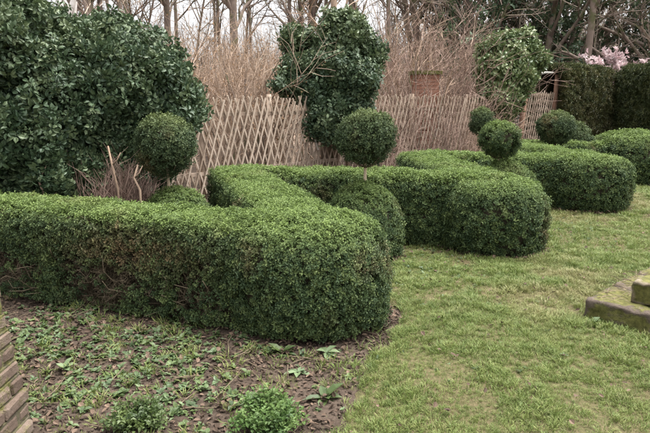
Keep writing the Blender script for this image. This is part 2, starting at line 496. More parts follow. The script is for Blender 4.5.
HH = 0.75
B1 = np.array([-0.14, 4.22]); B2 = np.array([1.83, 6.35]); B3 = np.array([3.86, 8.75]); B4 = np.array([6.0, 11.6])
K0 = np.array([-3.4, 5.26]); K1 = np.array([-1.10, 7.30]); K2 = np.array([1.40, 9.1]); K3 = np.array([3.6, 11.3])

A1 = np.array([-0.2, 4.07])                        # where the near arm runs into its rounded end
LAWN = [tuple(gp(330, 446)[:2]), tuple(gp(347, 405)[:2]), tuple(gp(364, 374)[:2]), tuple(gp(382, 354)[:2]), tuple(gp(397, 334)[:2]), tuple(gp(402, 314)[:2]), (0.45, 4.75), (0.25, 4.9), (-0.2, 5.6), (-0.6, 6.8),
        (1.5, 6.6), (1.75, 7.2), (1.9, 8.8), (3.8, 9.0), (4.0, 10.8), (5.8, 11.8), (6.6, 15), (8, 17.5), (30, 18), (30, -4), (0, -4)]

# ------------------------------------------------------------------ ground
gx = np.unique(np.concatenate([np.arange(-4.5, 7, 0.06), np.arange(-20, 30, 0.8), np.linspace(-260, 260, 40)]))
gy = np.unique(np.concatenate([np.arange(1.2, 8, 0.06), np.arange(-10, 50, 0.8), np.linspace(-60, 400, 40)]))
def rise(x, y):
    s = fence_s(x, y)
    t = np.clip((s - 1.0) / 16.0, 0, 1)
    return t * t * (3 - 2 * t) * 2.2
def ground_z(X, Y):
    Pt = np.stack([X, Y, np.zeros_like(X)], 1)
    near = np.clip((14 - np.hypot(X, Y)) / 4, 0, 1)
    z = rise(X, Y) + near * (noise(Pt, 2.2, 3) * 0.02 + noise(Pt, 7, 4) * 0.012) + (1 - near) * noise(Pt, 0.3, 5) * 0.1 * np.clip(rise(X, Y), 0, 1)
    deep = np.ones(len(Pt), bool)
    for dx, dy in ((.16, 0), (-.16, 0), (0, .16), (0, -.16)): deep &= in_poly(Pt + np.array([dx, dy, 0]), LAWN)
    return np.where(deep, -0.05, np.where(in_poly(Pt, LAWN), z * .5 - .022, z))
XX, YY = np.meshgrid(gx, gy)
Vg = np.stack([XX.ravel(), YY.ravel(), ground_z(XX.ravel(), YY.ravel())], 1)
nx, ny = len(gx), len(gy)
I = np.arange(nx * ny).reshape(ny, nx)
Fg = np.stack([I[:-1, :-1].ravel(), I[:-1, 1:].ravel(), I[1:, 1:].ravel(), I[1:, :-1].ravel()], 1)
tag(obj('ground', Vg, Fg, M['soil'], smooth=True), 'bare brown garden soil under the hedges and in the border', kind='structure')
cen = Vg[Fg].mean(1)
grow_in = in_poly(cen, LAWN)
for dx, dy in ((.12, 0), (-.12, 0), (0, .12), (0, -.12)): grow_in |= in_poly(cen + np.array([dx, dy, 0]), LAWN)
lawn_f = Fg[grow_in]
used, inv = np.unique(lawn_f, return_inverse=True)
Vl = Vg[used].copy()
Vl[:, 2] = 0.006 + noise(Vl * [1, 1, 0], 1.1, 8) * 0.015 + noise(Vl * [1, 1, 0], 5, 9) * 0.006
Vl[:, 2] -= np.where(in_poly(Vl, LAWN), 0, .06)      # the turf runs out under the soil at its edge
tag(obj('lawn', Vl, inv.reshape(-1, 4), M['turf'], smooth=True), 'worn green lawn with dry patches', kind='structure')

# ------------------------------------------------------------------ clipped hedges: surfaces, twiggy inside and leaves
class Shape:
    """A closed clipped surface: grid of points with normals, and a test for what lies inside it."""
    def __init__(s, V, N, nu, nv, inside, closed_u):
        s.V, s.N, s.nu, s.nv, s.inside, s.closed = V, N, nu, nv, inside, closed_u
    def faces(s):
        I = np.arange(s.nu * s.nv).reshape(s.nu, s.nv)
        if s.closed: I = np.concatenate([I, I[:1]], 0)
        return np.stack([I[:-1, :-1].ravel(), I[1:, :-1].ravel(), I[1:, 1:].ravel(), I[:-1, 1:].ravel()], 1)
    def sample(s, density, rng):
        F = s.faces(); T = np.concatenate([F[:, [0, 1, 2]], F[:, [0, 2, 3]]])
        a, b, c = s.V[T[:, 0]], s.V[T[:, 1]], s.V[T[:, 2]]
        A = np.linalg.norm(np.cross(b - a, c - a), axis=1) / 2
        n = int(A.sum() * density)
        t = rng.choice(len(T), n, p=A / A.sum())
        u, v = rng.uniform(size=n), rng.uniform(size=n)
        k = u + v > 1; u[k], v[k] = 1 - u[k], 1 - v[k]
        pts = a[t] + (b[t] - a[t]) * u[:, None] + (c[t] - a[t]) * v[:, None]
        N = s.N[T[t, 0]]
        return pts, unit(N)
def lumps(V, N, amp, seed):
    d = noise(V, 1.5, seed + 3) * amp * .8 + noise(V, 3.6, seed) * amp + noise(V, 8.5, seed + 1) * amp * .65 + noise(V, 19, seed + 2) * amp * .4
    return V + N * d[:, None]
def arm_shape(a, b, w, h, seed, amp=0.03, p=5.0, h2=None, taper=0.0):
    a = np.array([a[0], a[1], 0.]); b = np.array([b[0], b[1], 0.])
    L = np.linalg.norm(b - a); d = (b - a) / L; sd = np.array([-d[1], d[0], 0])
    nu = max(4, int(L / 0.05)); nv = 46
    th = np.linspace(0, math.pi, 400)
    cx = np.sign(np.cos(th)) * np.abs(np.cos(th)) ** (2 / p); cz = np.abs(np.sin(th)) ** (2 / p)
    q = np.concatenate([[0], np.cumsum(np.hypot(np.diff(cx) * w / 2, np.diff(cz) * h))])
    tt = np.interp(np.linspace(0, q[-1], nv), q, th)
    cx = np.sign(np.cos(tt)) * np.abs(np.cos(tt)) ** (2 / p); cz = np.abs(np.sin(tt)) ** (2 / p)
    nxx = np.sign(cx) * np.abs(cx) ** (p - 1) / (w / 2); nzz = cz ** (p - 1) / h
    U = np.linspace(0, 1, nu)
    hu = h + (0 if h2 is None else (h2 - h)) * U
    wz = 1 - taper * (1 - cz)
    V = a + U[:, None, None] * (b - a) + (cx * w / 2 * wz)[None, :, None] * sd + (hu[:, None] * cz[None, :])[:, :, None] * np.array([0, 0, 1.])
    N = unit(nxx[:, None] * sd + nzz[:, None] * np.array([0, 0, 1.]))
    N = np.broadcast_to(N[None], V.shape).reshape(-1, 3).copy(); V = V.reshape(-1, 3)
    V = lumps(V, N, amp, seed)
    def inside(Q, m):
        r = Q - a; u = r @ d; v = np.abs(r @ sd); z = Q[:, 2]
        hh = (h + (0 if h2 is None else (h2 - h)) * np.clip(u / L, 0, 1))
        return (u > -m) & (u < L + m) & ((v / max(w / 2 - m, .01)) ** p + np.clip(z / np.maximum(hh - m, .01), 0, None) ** p < 1)
    return Shape(V, N, nu, nv, inside, False)
BARREL = [(0, .86), (.12, .945), (.3, .99), (.45, 1.0), (.6, .99), (.74, .955), (.84, .88), (.915, .75), (.965, .54), (.99, .3), (1, 0)]
DOME = [(0, .93), (.15, .985), (.3, 1.0), (.48, .96), (.63, .87), (.76, .73), (.86, .57), (.94, .38), (.985, .2), (1, 0)]
BALL = [(0, 0), (.015, .2), (.06, .42), (.15, .68), (.27, .87), (.4, .98), (.52, 1.0), (.65, .96), (.77, .85), (.87, .69), (.95, .43), (.988, .22), (1, 0)]
CONE = [(0, .9), (.12, 1.0), (.3, .97), (.5, .86), (.68, .70), (.82, .52), (.92, .34), (.98, .17), (1, 0)]
def round_shape(c, rx, ry, z0, h, prof, seed, amp=0.03, rot=0.0):
    pr = np.array(prof)
    q = np.concatenate([[0], np.cumsum(np.hypot(np.diff(pr[:, 0]) * h, np.diff(pr[:, 1]) * rx))])
    nv = max(16, int(q[-1] / 0.04)); nu = max(24, int(2 * math.pi * max(rx, ry) / 0.05))
    sv = np.linspace(0, q[-1], nv)
    z = np.interp(sv, q, pr[:, 0]) * h; r = np.interp(sv, q, pr[:, 1])
    r = np.convolve(np.pad(r, 1, mode='edge'), [.25, .5, .25], 'valid'); r[-1] = 0
    dz = np.gradient(z); dr = np.gradient(r) * rx
    a = np.arange(nu) * 2 * math.pi / nu
    X = np.cos(a)[:, None] * r[None] * rx; Y = np.sin(a)[:, None] * r[None] * ry
    cr, sr = math.cos(rot), math.sin(rot)
    V = np.stack([c[0] + X * cr - Y * sr, c[1] + X * sr + Y * cr, np.broadcast_to(z0 + z, X.shape)], 2).reshape(-1, 3)
    ang = a + rot
    N = np.stack([np.cos(ang)[:, None] * dz[None], np.sin(ang)[:, None] * dz[None], np.broadcast_to(-dr, X.shape)], 2).reshape(-1, 3)
    N = unit(N + 1e-6 * np.array([0, 0, 1]))
    V = lumps(V, N, amp, seed)
    def inside(Q, m):
        x, y = Q[:, 0] - c[0], Q[:, 1] - c[1]
        u, v = x * cr + y * sr, -x * sr + y * cr
        rr = np.hypot(u / rx, v / ry); zz = (Q[:, 2] - z0) / h
        lim = np.interp(zz, pr[:, 0], pr[:, 1], left=0 if prof is BALL else pr[0, 1], right=0)
        return rr < lim - m / rx
    return Shape(V, N, nu, nv, inside, True)

def clothe(part_name, shape, parent, density, key='box', size=1.0, others=(), seed=0, core=0.07, up=0.25, rough=0.25, thin=None, shell=0.025, dead=None, zmin=0.03):
    """The part: its twiggy inside as a mesh, its leaves as a sub-part."""
    rng = np.random.default_rng(seed)
    cd = np.full(len(shape.V), core) if isinstance(core, float) else core(shape.V, shape.N)
    Vc = shape.V - shape.N * cd[:, None]
    Vc[:, 2] = np.maximum(Vc[:, 2], -0.02)
    body = obj(part_name, Vc, shape.faces(), M['core'], parent, smooth=True)
    pts, N = shape.sample(density, rng)
    pts = pts - N * (rng.uniform(0, 1, len(pts)) ** 1.5 * shell)[:, None] + N * 0.004
    ok = pts[:, 2] > zmin
    for o in others: ok &= ~o.inside(pts, 0.05)
    if key.startswith('box'):                      # thin patches, mostly on the sides
        ok &= rng.uniform(size=len(pts)) > np.clip(noise(pts, 6.5, seed + 60) * 1.5 + noise(pts, 15, seed + 61) * .6 - .35, 0, .8) * np.where(N[:, 2] > .6, .35, 1.0)
    if thin is not None: ok &= rng.uniform(size=len(pts)) > thin(pts, N)
    pts, N = pts[ok], N[ok]
    D = N + np.array([0, 0, up]) + rng.normal(0, rough, (len(pts), 3))
    tint = np.clip(noise(pts, 4.0, seed + 40) * 1.5 - 0.55, 0, .75) * np.where(N[:, 2] > .6, .4, 1.0) * rng.uniform(size=len(pts))
    if dead is not None: tint = np.maximum(tint, dead(pts, N, rng))
    if key.startswith('box'):                      # stray shoots the shears have missed
        pts = pts + N * (rng.uniform(.012, .04, len(pts)) * (rng.uniform(size=len(pts)) > .955) * np.where(N[:, 2] > .6, .5, 1))[:, None]
    scl = size * rng.uniform(.65, 1.35, len(pts))
    fresh_lit = np.clip((N[:, 2] - .35) * 1.5, 0, .9) * rng.uniform(.4, 1, len(pts))      # young shoot colour on the tops, raised to paint in light from above
    lv = scatter('leaves', key, pts, D, scl, None, tint, fresh_lit=fresh_lit if key.startswith('box') else None)
    lv.parent = body
    lv.matrix_parent_inverse = (Matrix.Translation(parent.location) @ body.matrix_parent_inverse).inverted() if parent is not None else Matrix.Identity(4)
    return body

def stems(parent, foot_pts, rng, name='stem', mat='stem', h=0.35, r=0.008, spread=0.25):
    for p in foot_pts:
        mb = MB()
        q = np.array([p[0], p[1], -0.02]); d = np.array([rng.normal(0, spread), rng.normal(0, spread), 1.0])
        pts = [q]
        for i in range(4):
            d = unit(d + rng.normal(0, .3, 3) * [1, 1, .3]); q = q + d * h / 4; pts.append(q)
        mb.tube(pts, np.linspace(r, r * .6, 5), 5)
        for j in range(2):
            b = pts[1 + j * 2]; e = unit(d + rng.normal(0, .7, 3))
            mb.tube([b, b + e * h * .25 + [0, 0, .01], b + e * h * .5], [r * .5, r * .4, r * .25], 4)
        mb.build(name, M[mat], parent, True)

# zigzag of four hedges, each a blunt point with two arms
def hedge(label, arms, end, seed, density, size, thin=None, dead=None, rgh=.25, w=.66, endr=(.57, .6), endh=.78, stem_pts=(), hk=None):
    t = thing('box_hedge', label, 'hedge', (end[0], end[1], 0), 'zigzag box hedges along the lawn')
    shapes = []
    for i, (a, b) in enumerate(arms):
        shapes.append(arm_shape(a, b, w, HH if hk is None else hk[i], seed + 10 * i, taper=.05, p=8.0, amp=.028))
    d = unit(arms[0][1] - arms[0][0])
    e = round_shape(end, endr[0], endr[1], 0, endh, BARREL, seed + 50, .035)
    allsh = shapes + [e]
    for i, s in enumerate(shapes):
        clothe('hedge_arm', s, t, density, 'box', size, [o for o in allsh if o is not s], seed + i, thin=thin if i == 0 else None, dead=dead if i == 0 else None, core=(lambda V, N: .10 + .22 * thin_a(V, N)) if (thin is not None and i == 0) else .07, rough=rgh)
    clothe('hedge_end', e, t, density, 'box', size, [o for o in shapes], seed + 5, rough=rgh)
    return t

def thin_a(Q, N):                                  # the near arm is bare and gappy low on the side towards the border
    low = np.clip((0.56 - Q[:, 2]) / 0.22, 0, 1)
    left = np.clip((-0.55 - Q[:, 0]) / 0.5, 0, 1)
    g = np.clip(noise(Q, 4.2, 91) * 1.9 + .62, 0, 1) + np.clip(noise(Q, 11, 92), 0, 1) * .5
    front = (N[:, 1] < -0.3)
    return np.where(front, np.clip(low * left * g * .95, 0, .9), 0)
def dead_a(Q, N, rng):
    g = np.exp(-(((Q[:, 0] + 1.4) / .5) ** 2 + ((Q[:, 2] - .50) / .14) ** 2))
    return np.clip(g * 1.3 * rng.uniform(0, 1, len(Q)), 0, 1) * (N[:, 1] < -.2) * (N[:, 2] < .8)
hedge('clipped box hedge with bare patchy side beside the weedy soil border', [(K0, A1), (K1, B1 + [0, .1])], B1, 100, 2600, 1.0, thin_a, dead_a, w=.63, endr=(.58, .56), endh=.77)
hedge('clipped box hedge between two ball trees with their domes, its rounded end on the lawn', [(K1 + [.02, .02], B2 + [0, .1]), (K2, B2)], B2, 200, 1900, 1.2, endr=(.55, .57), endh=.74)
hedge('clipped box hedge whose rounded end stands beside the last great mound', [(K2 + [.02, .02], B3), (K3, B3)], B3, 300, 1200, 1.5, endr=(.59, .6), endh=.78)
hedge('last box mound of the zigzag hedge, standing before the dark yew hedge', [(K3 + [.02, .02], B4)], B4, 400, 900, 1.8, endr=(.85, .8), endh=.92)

# the bare stems in the gaps of the near arm
# box domes and ball trees
def dome(label, c, r, h, seed, density, size, prof=DOME, key='box'):
    t = thing('box_dome', label, 'topiary', (c[0], c[1], 0), 'clipped box domes')
    s = round_shape(c, r, r * .97, 0, h, prof, seed, .022)
    clothe('dome', s, t, density, key, size, seed=seed, core=.06)
    return t
def ball_tree(label, c, zc, r, seed, density, size, key='box_dark', squash=.97, stem_r=.017, thin=None):
    t = thing('ball_tree', label, 'topiary', (c[0], c[1], 0), 'box ball trees on thin stems')
    s = round_shape(c, r, r * .98, zc - r * squash, 2 * r * squash, BALL, seed, .030)
    clothe('ball', s, t, density, key, size, seed=seed, core=.09, up=.15, thin=thin, shell=.05)
    rng = np.random.default_rng(seed)
    mb = MB()
    zs = np.linspace(-.03, zc, 7)
    mb.tube(np.stack([c[0] + rng.normal(0, .006, 7), c[1] + rng.normal(0, .006, 7), zs], 1), np.linspace(stem_r * 1.2, stem_r * .8, 7), 8)
    st = mb.build('stem', M['palestem'], t, True)
    for k in range(7):                               # the fork under the ball
        a = k * .9 + rng.uniform(-.2, .2); mb = MB()
        b = np.array([c[0], c[1], zc - r * 1.0]); e = np.array([c[0] + math.cos(a) * r * .62, c[1] + math.sin(a) * r * .62, zc - r * .55])
        mb.tube([b, (b + e) / 2 + [0, 0, -.03], e], [.007, .006, .004], 5)
        mb.build('branch', M['stem'], t, True)
    return t
thin_ball = lambda Q, N: np.where(N[:, 2] < -.45, .55, np.clip(noise(Q, 9, 5) * 1.1 - .05, 0, .75))
D1 = gp(178, 188, .60)[:2]; L1 = at(166, 146, 6.05)
dome('low box dome under the ball tree, tucked behind the hedge along the soil border', np.array([(176 - 325) / FPX * 6.05, 5.98]), .40, .69, 510, 1900, 1.2)
ball_tree('box ball tree standing against the big dark ivy bush', L1[:2], L1[2], .315, 520, 2100, 1.15, thin=thin_ball)
D2 = gp(363, 250)[:2]
D2c = np.array([(363 - 325) / FPX * 6.2, 6.02])
L2 = at(366, 138, D2c[1] + .05)
dome('tall box dome on the lawn under a ball tree with pale stem', D2c, .405, .745, 530, 2100, 1.1)
ball_tree('box ball tree with pale bare stem above the tall box dome', L2[:2], L2[2], .300, 540, 2100, 1.15, thin=thin_ball)
D3c = np.array([2.42, 7.95]); L3 = at(500, 140, 8.0)
dome('box dome half hidden between two rounded hedge ends', D3c, .42, .76, 550, 1500, 1.3)
ball_tree('flattened box ball tree above the bare brown twigs of the thicket', L3[:2], L3[2], .25, 560, 1700, 1.25, key='box', squash=.88)
L4 = at(482, 122, 10.9)
ball_tree('small dark box ball tree close to the trellis', L4[:2], L4[2], .235, 570, 1500, 1.3)
L5 = at(556, 129, 10.9)
ball_tree('box ball tree beside the cone shaped box bush', L5[:2], L5[2], .31, 580, 1300, 1.4)
C5 = at(577, 130, 11.7)
t = thing('box_cone', 'bluntly pointed box bush behind the ball tree near the yew hedge', 'topiary', (C5[0], C5[1], 0))
clothe('cone', round_shape(C5[:2], .44, .44, 0, 1.12, CONE, 590, .03), t, 1100, 'box_dark', 1.6, seed=590)

# ------------------------------------------------------------------ yew hedge
YA = np.array([6.35, 16.2]); YB = np.array([8.6, 18.2]); YC = np.array([8.75, 11.0])
def yew(label, a, b, h, seed, dens, w=1.0, dead=None):
    t = thing('yew_hedge', label, 'hedge', (*((np.array(a) + b) / 2), 0), 'tall dark yew hedges')
    s = arm_shape(a, b, w, h, seed, .05, 9)
    rng = np.random.default_rng(seed)
    body = clothe('foliage', s, t, dens, 'yew', 1.5, seed=seed, core=.12, up=.5, rough=.5, shell=.12, dead=dead)
    return t
nrm = unit(np.array([YB[1] - YA[1], -(YB[0] - YA[0])]))
yew('tall clipped yew hedge beside the rustic wooden arch', YA - nrm * .5, YB - nrm * .5, 2.4, 610, 420, dead=lambda Q, N, r: np.where(N[:, 2] > .6, .1, .55 * r.uniform(size=len(Q))))
yew('tall dark yew hedge running behind the last box mound', YB + [.6, .2], YC + [.5, 0], 2.42, 620, 420)

# ------------------------------------------------------------------ trellis fences
def trellis(label, t0, t1, z0, z1, step, posts, seed, rails=(1.36, .55), slat_w=.010, group='rustic trellis fences', ang=71, width_mul=1.0, off=0.0):
    base = F0 + FDIR * (t0 + t1) / 2
    t = thing('trellis_fence', label, 'fence', base, group)
    rng = np.random.default_rng(seed)
    run = (z1 - z0) / math.tan(math.radians(ang))
    for lay, sgn in ((0, 1), (1, -1)):
        k = int((t1 - t0 + run) / step)
        for i in range(k + 1):
            b = t0 - (run if sgn > 0 else 0) + i * step + rng.normal(0, .010)
            tb, tt = b, b + sgn * run
            zb, zt = z0, z1 + rng.normal(0, .02)
            def clipz(u): return z0 + (u - tb) / (tt - tb) * (zt - z0)
            if sgn > 0:
                if tb < t0: zb = clipz(t0); tb = t0
                if tt > t1: zt = clipz(t1); tt2 = t1
                else: tt2 = tt
            else:
                tb0 = tb
                if tb > t1: zb = z0 + (tb - t1) / run * (zt - z0); tb = t1
                tt2 = tt
                if tt < t0: zt = z0 + (tb0 - t0) / run * (zt - z0); tt2 = t0
            if zt - zb < .12: continue
            A = F0 + FDIR * tb + FNRM * (off + .012 * (lay * 2 - 1)) + [0, 0, zb]
            B = F0 + FDIR * tt2 + FNRM * (off + .012 * (lay * 2 - 1)) + [0, 0, zt]
            d = unit(B - A); sd = np.cross(d, FNRM)
            mb = MB()
            mid = (A + B) / 2 + FNRM * rng.normal(0, .004) + sd * rng.normal(0, .006)
            w = slat_w * rng.uniform(.8, 1.2)
            for p, q in ((A, mid), (mid, B)):
                mb.box((p + q) / 2, (q - p) / 2, sd * w, FNRM * .007)
            mb.build('slat', M['slat'], t)
    for q in posts:
        mb = MB(); p0 = F0 + FDIR * q + FNRM * (off + .07)
        mb.tube([p0 + [0, 0, -.05], p0 + [.01, 0, .8], p0 + [0, 0, z1 + .04]], [.042, .04, .036], 8)
        mb.build('post', M['post'], t, True)
    for z in rails:
        mb = MB()
        A = F0 + FDIR * t0 + FNRM * (off + .042) + [0, 0, z]; B = F0 + FDIR * t1 + FNRM * (off + .042) + [0, 0, z]
        mb.box((A + B) / 2, (B - A) / 2, FNRM * .014, np.array([0, 0, .026]))
        mb.build('rail', M['post'], t)
    return t
trellis('weathered diamond trellis fence between the dark ivy bush and the ivy clad stump', -1.3, 3.2, .04, 1.60, .125, (-1.2, .35, 1.6, 3.1), 700)
trellis('weathered diamond trellis fence overgrown by bare brown twigs', 3.36, 9.5, .04, 1.62, .125, (3.4, 5.3, 7.3, 9.4), 710)
trellis('narrow trellis panel inside the rustic wooden arch', 10.05, 11.75, .05, 1.72, .13, (), 720, rails=(1.66, .9), off=0.0)
# rustic arch over the far trellis panel
ar = F0 + FDIR * 10.9
t = thing('garden_arch', 'rustic red brown wooden arch with silvery crossbar beside the yew hedge', 'arch', ar)
for q, lean, top in ((9.85, .16, 1.75), (11.85, 0, 2.2)):
    mb = MB(); p0 = F0 + FDIR * q
    mb.tube([p0 + [0, 0, -.05], p0 + FDIR * lean * .5 + [0, 0, 1.1], p0 + FDIR * lean * 1.4 + [0, 0, top]], [.075, .07, .06], 8)
    mb.build('post', M['arbour'], t, True)
mb = MB(); mb.tube([F0 + FDIR * 10.25 + [0, 0, 2.12], F0 + FDIR * 11.1 + [0, 0, 2.22], F0 + FDIR * 12.0 + [0, 0, 2.23]], [.03, .035, .03], 8)
mb.build('crossbar', M['lintel'], t, True)
mb = MB(); mb.tube([F0 + FDIR * 9.95 + [0, 0, 1.35], F0 + FDIR * 10.6 + [0, 0, 2.2]], [.05, .045], 7)
mb.build('brace', M['arbour'], t, True)

# ------------------------------------------------------------------ ivy bushes
class Blob:
    def __init__(s, parts, seed, amp=.12):
        s.parts = [round_shape(c[:2], rx, ry, c[2] - rz, 2 * rz, BALL, seed + i * 7, amp) for i, (c, rx, ry, rz) in enumerate(parts)]
def blob_bush(t, parts, seed, density, key, size, part='foliage', up=-.15, rough=.55, core=.28, amp=.10, zmin=.0, tintf=None, shell=.22, gap=.35):
    B = Blob(parts, seed, amp)
    rng = np.random.default_rng(seed)
    allV, allF, nb = [], [], 0
    PT, DN = [], []
    for i, s in enumerate(B.parts):
        Vc = s.V - s.N * core
        Vc[:, 2] = np.maximum(Vc[:, 2], -.02)
        allV.append(Vc); allF.append(s.faces() + nb); nb += len(Vc)
        pts, N = s.sample(density, rng)
        pts = pts - N * (rng.uniform(-.25, 1, len(pts)) * shell)[:, None]
        ok = pts[:, 2] > zmin
        for j, o in enumerate(B.parts):
            if j != i: ok &= ~o.inside(pts, .16)
        ok &= rng.uniform(size=len(pts)) > np.clip(noise(pts, 3.2, seed + 3) * 1.2 - .15, 0, gap)
        PT.append(pts[ok]); DN.append(N[ok])
    body = obj(part, np.concatenate(allV), np.concatenate(allF), M['core'], t, True)
    pts, N = np.concatenate(PT), np.concatenate(DN)
    D = N * .8 + np.array([0, 0, up]) + rng.normal(0, rough, (len(pts), 3))
    tint = np.zeros(len(pts)) if tintf is None else tintf(pts, N, rng)
    lv = scatter('leaves', key, pts, D, size * rng.uniform(.7, 1.25, len(pts)), None, tint)
    lv.parent = body
    lv.matrix_parent_inverse = (Matrix.Translation(t.location) @ body.matrix_parent_inverse).inverted()
    return body
def top_tint(z, k=.35):
    return lambda Q, N, r: np.clip((Q[:, 2] - z) * k, 0, .45) * r.uniform(size=len(Q)) + .12 * (r.uniform(size=len(Q)) > .93)
def pb(px, py, Y, rx, ry, rz):
    return (at(px, py, Y), rx, ry, rz)
t = thing('ivy_bush', 'huge dark green ivy bush behind the low mound of bare twigs', 'bush', (-3.0, 6.9, 0))
blob_bush(t, [pb(-5, 62, 6.6, .9, .8, .85), pb(75, 88, 6.9, .85, .8, .6), pb(122, 90, 7.0, .62, .7, .74), pb(158, 98, 7.1, .38, .5, .44), pb(140, 78, 7.2, .34, .4, .30), pb(172, 122, 7.1, .24, .35, .4), pb(20, 145, 6.4, .9, .7, 1.0),
              pb(85, 130, 6.8, .85, .6, 1.0), pb(-70, 80, 6.2, 1.0, .9, 1.4), pb(100, 68, 7.2, .5, .5, .34), pb(22, 44, 7.2, .5, .6, .36), pb(-80, 5, 6.6, .9, .8, .7)], 800, 1150, 'ivy', .72, tintf=top_tint(2.0), amp=.19, gap=.8, core=.4, up=-.35, shell=.3)
t = thing('ivy_stump', 'ivy clad tree stump rising above the middle of the trellis', 'ivy', (*(F0 + FDIR * 3.1)[:2], 0))
blob_bush(t, [pb(344, 42, 10.2, .28, .32, .40), pb(332, 72, 10.1, .42, .4, .40), pb(296, 68, 10.1, .20, .24, .22), pb(312, 88, 10.0, .30, .3, .30), pb(356, 82, 10.0, .30, .36, .40), pb(348, 112, 9.9, .38, .35, .50), pb(307, 42, 10.5, .25, .25, .22),
              pb(357, 140, 9.8, .22, .25, .34), pb(340, 24, 10.3, .24, .22, .16), pb(366, 50, 10.3, .20, .2, .20), pb(325, 120, 9.9, .25, .25, .3), pb(284, 88, 9.9, .14, .15, .2), pb(355, 28, 10.3, .15, .15, .13)],
          820, 1000, 'ivy', .85, tintf=top_tint(2.1, .5), amp=.13, core=.15, gap=.85, shell=.34)
mb = MB(); b = F0 + FDIR * 3.1 + FNRM * .25
mb.tube([b + [0, 0, -.05], b + [.03, 0, 1.2], b + [.0, .05, 2.4]], [.16, .13, .08], 8); mb.build('trunk', M['bark'], t, True)
mb = MB(); b = at(303, 96, 9.9)
mb.tube([at(318, 150, 9.75), at(306, 105, 9.8), at(300, 80, 9.85)], [.02, .018, .014], 6); mb.build('branch', M['birch'], t, True)
vb = at(512, 80, 14.6)
t = thing('variegated_shrub', 'pale variegated evergreen shrub behind the trellis beside the arch', 'shrub', (vb[0], vb[1], 0))
blob_bush(t, [pb(505, 60, 14.6, .55, .5, .55), pb(516, 50, 14.9, .5, .5, .40), pb(497, 84, 14.2, .42, .35, .6), pb(528, 60, 15.4, .36, .4, .35), pb(505, 102, 14.0, .36, .3, .5), pb(513, 78, 14.4, .36, .4, .45)], 840, 700, 'varieg', 1.35, amp=.12)

# ------------------------------------------------------------------ bare woody plants
def grow(out, rng, p, d, L, r, lvl, spec):
    """spec[lvl] = (children, length ratio, spread, upward pull, segments, sides)"""
    nch, ratio, spread, up, seg, sides = spec[lvl]
    pts = [p]; q = p; dd = d
    for i in range(seg):
        dd = unit(dd + rng.normal(0, (.13 + .05 * lvl) * (.4 if seg >= 7 else 1), 3) + np.array([0, 0, up * .25]))
        q = q + dd * (L / seg); pts.append(q)
    out.append((np.array(pts), np.linspace(r, r * (.45 if lvl < len(spec) - 1 else .4), seg + 1), lvl, sides))
    if lvl + 1 >= len(spec): return
    pts = np.array(pts)
    for c in range(nch):
        t = rng.uniform(.25 if lvl else .18, 1.0) * seg
        i = min(int(t), seg - 1); b = pts[i] + (pts[i + 1] - pts[i]) * (t - i)
        a = rng.uniform(0, 6.283)
        tang = unit(pts[i + 1] - pts[i])
        s = unit(np.cross(tang, [math.cos(a), math.sin(a), .3]))
        nd = unit(tang * (1 - spread * .5) + s * spread + np.array([0, 0, up * .4]))
        grow(out, rng, b, nd, L * ratio * rng.uniform(.6, 1.2), max(r * (1 - .5 * t / seg) * .55, .0035), lvl + 1, spec)
def woody(name, label, cat, loc, seed, stems_, spec, mat, twig_mat, group=None, cut=1, scale=1.0, trunk_name='trunk', crown_name='crown', leafkey=None, leaf_n=0, leafsize=1.0, leaf_name='leaves'):
    rng = np.random.default_rng(seed)
    out = []
    for (p, d, L, r) in stems_(rng):
        grow(out, rng, np.array(p, float), unit(np.array(d, float)), L, r, 0, spec)
    t = thing(name, label, cat, (0, 0, 0), group)
    lo, hi = MB(), MB()
    for pts, R, lvl, sides in out:
        (lo if lvl < cut else hi).tube(pts, R, sides, cap=False)
    if lo.V: lo.build(trunk_name, mat, t, True)
    ch = hi.build(crown_name, twig_mat, t)
    if leafkey:
        tips = np.array([p[rng.integers(1, len(p))] for p, R, l, s in out if l >= len(spec) - 1])
        tips = tips[rng.integers(0, len(tips), leaf_n)] + rng.normal(0, .05, (leaf_n, 3))
        lv = scatter(leaf_name, leafkey, tips, rng.normal(0, 1, (leaf_n, 3)), leafsize * rng.uniform(.7, 1.3, leaf_n), None)
        lv.parent = ch
    t.location = [float(c) for c in loc]
    t.rotation_euler.z = 0
    return t
def again(t, loc, rz, s, label=None):
    c = copy_tree(t)
    c.location = [float(v) for v in loc]; c.rotation_euler.z = rz; c.scale = (s, s, s)
    if label: c["label"] = label
    return c
def gnd(px, Y):
    x = (px - 325) / FPX * Y * CP * 1.02
    return np.array([x, Y, float(rise(np.array([x]), np.array([Y]))[0]) - .05])

# tan thicket behind the left trellis, red brown thicket over the right trellis
def fan(n, L0, L1, rad, r):
    def f(rng):
        for i in range(n):
            a = rng.uniform(0, 6.283); q = rad * math.sqrt(rng.uniform())
            yield ((math.cos(a) * q, math.sin(a) * q, -.05), (math.cos(a) * .45 * q / rad + rng.normal(0, .12), math.sin(a) * .45 * q / rad + rng.normal(0, .12), 1), rng.uniform(L0, L1), r)
    return f
SP_SHRUB = [(6, .42, .55, .25, 5, 4), (4, .55, .6, .2, 3, 3), (0, 0, 0, .1, 2, 3)]
tanL = 'bare tan twiggy shrub growing behind the trellis and the dark ivy bush'
tan = [woody('bare_shrub', tanL, 'shrub', (0, 0, 0), 900 + i, fan(20, 1.5, 2.7, .6, (.010, .015, .02)[i]), SP_SHRUB, M[('twig_tan', 'bark_tan', 'bark')[i]], M[('twig_tan', 'twig_tan', 'bark_tan')[i]], 'tan bare shrubs behind the left trellis', trunk_name='stems', crown_name='twigs', leafkey='dry', leaf_n=260, leafsize=.7, leaf_name='dry_leaves') for i in range(3)]
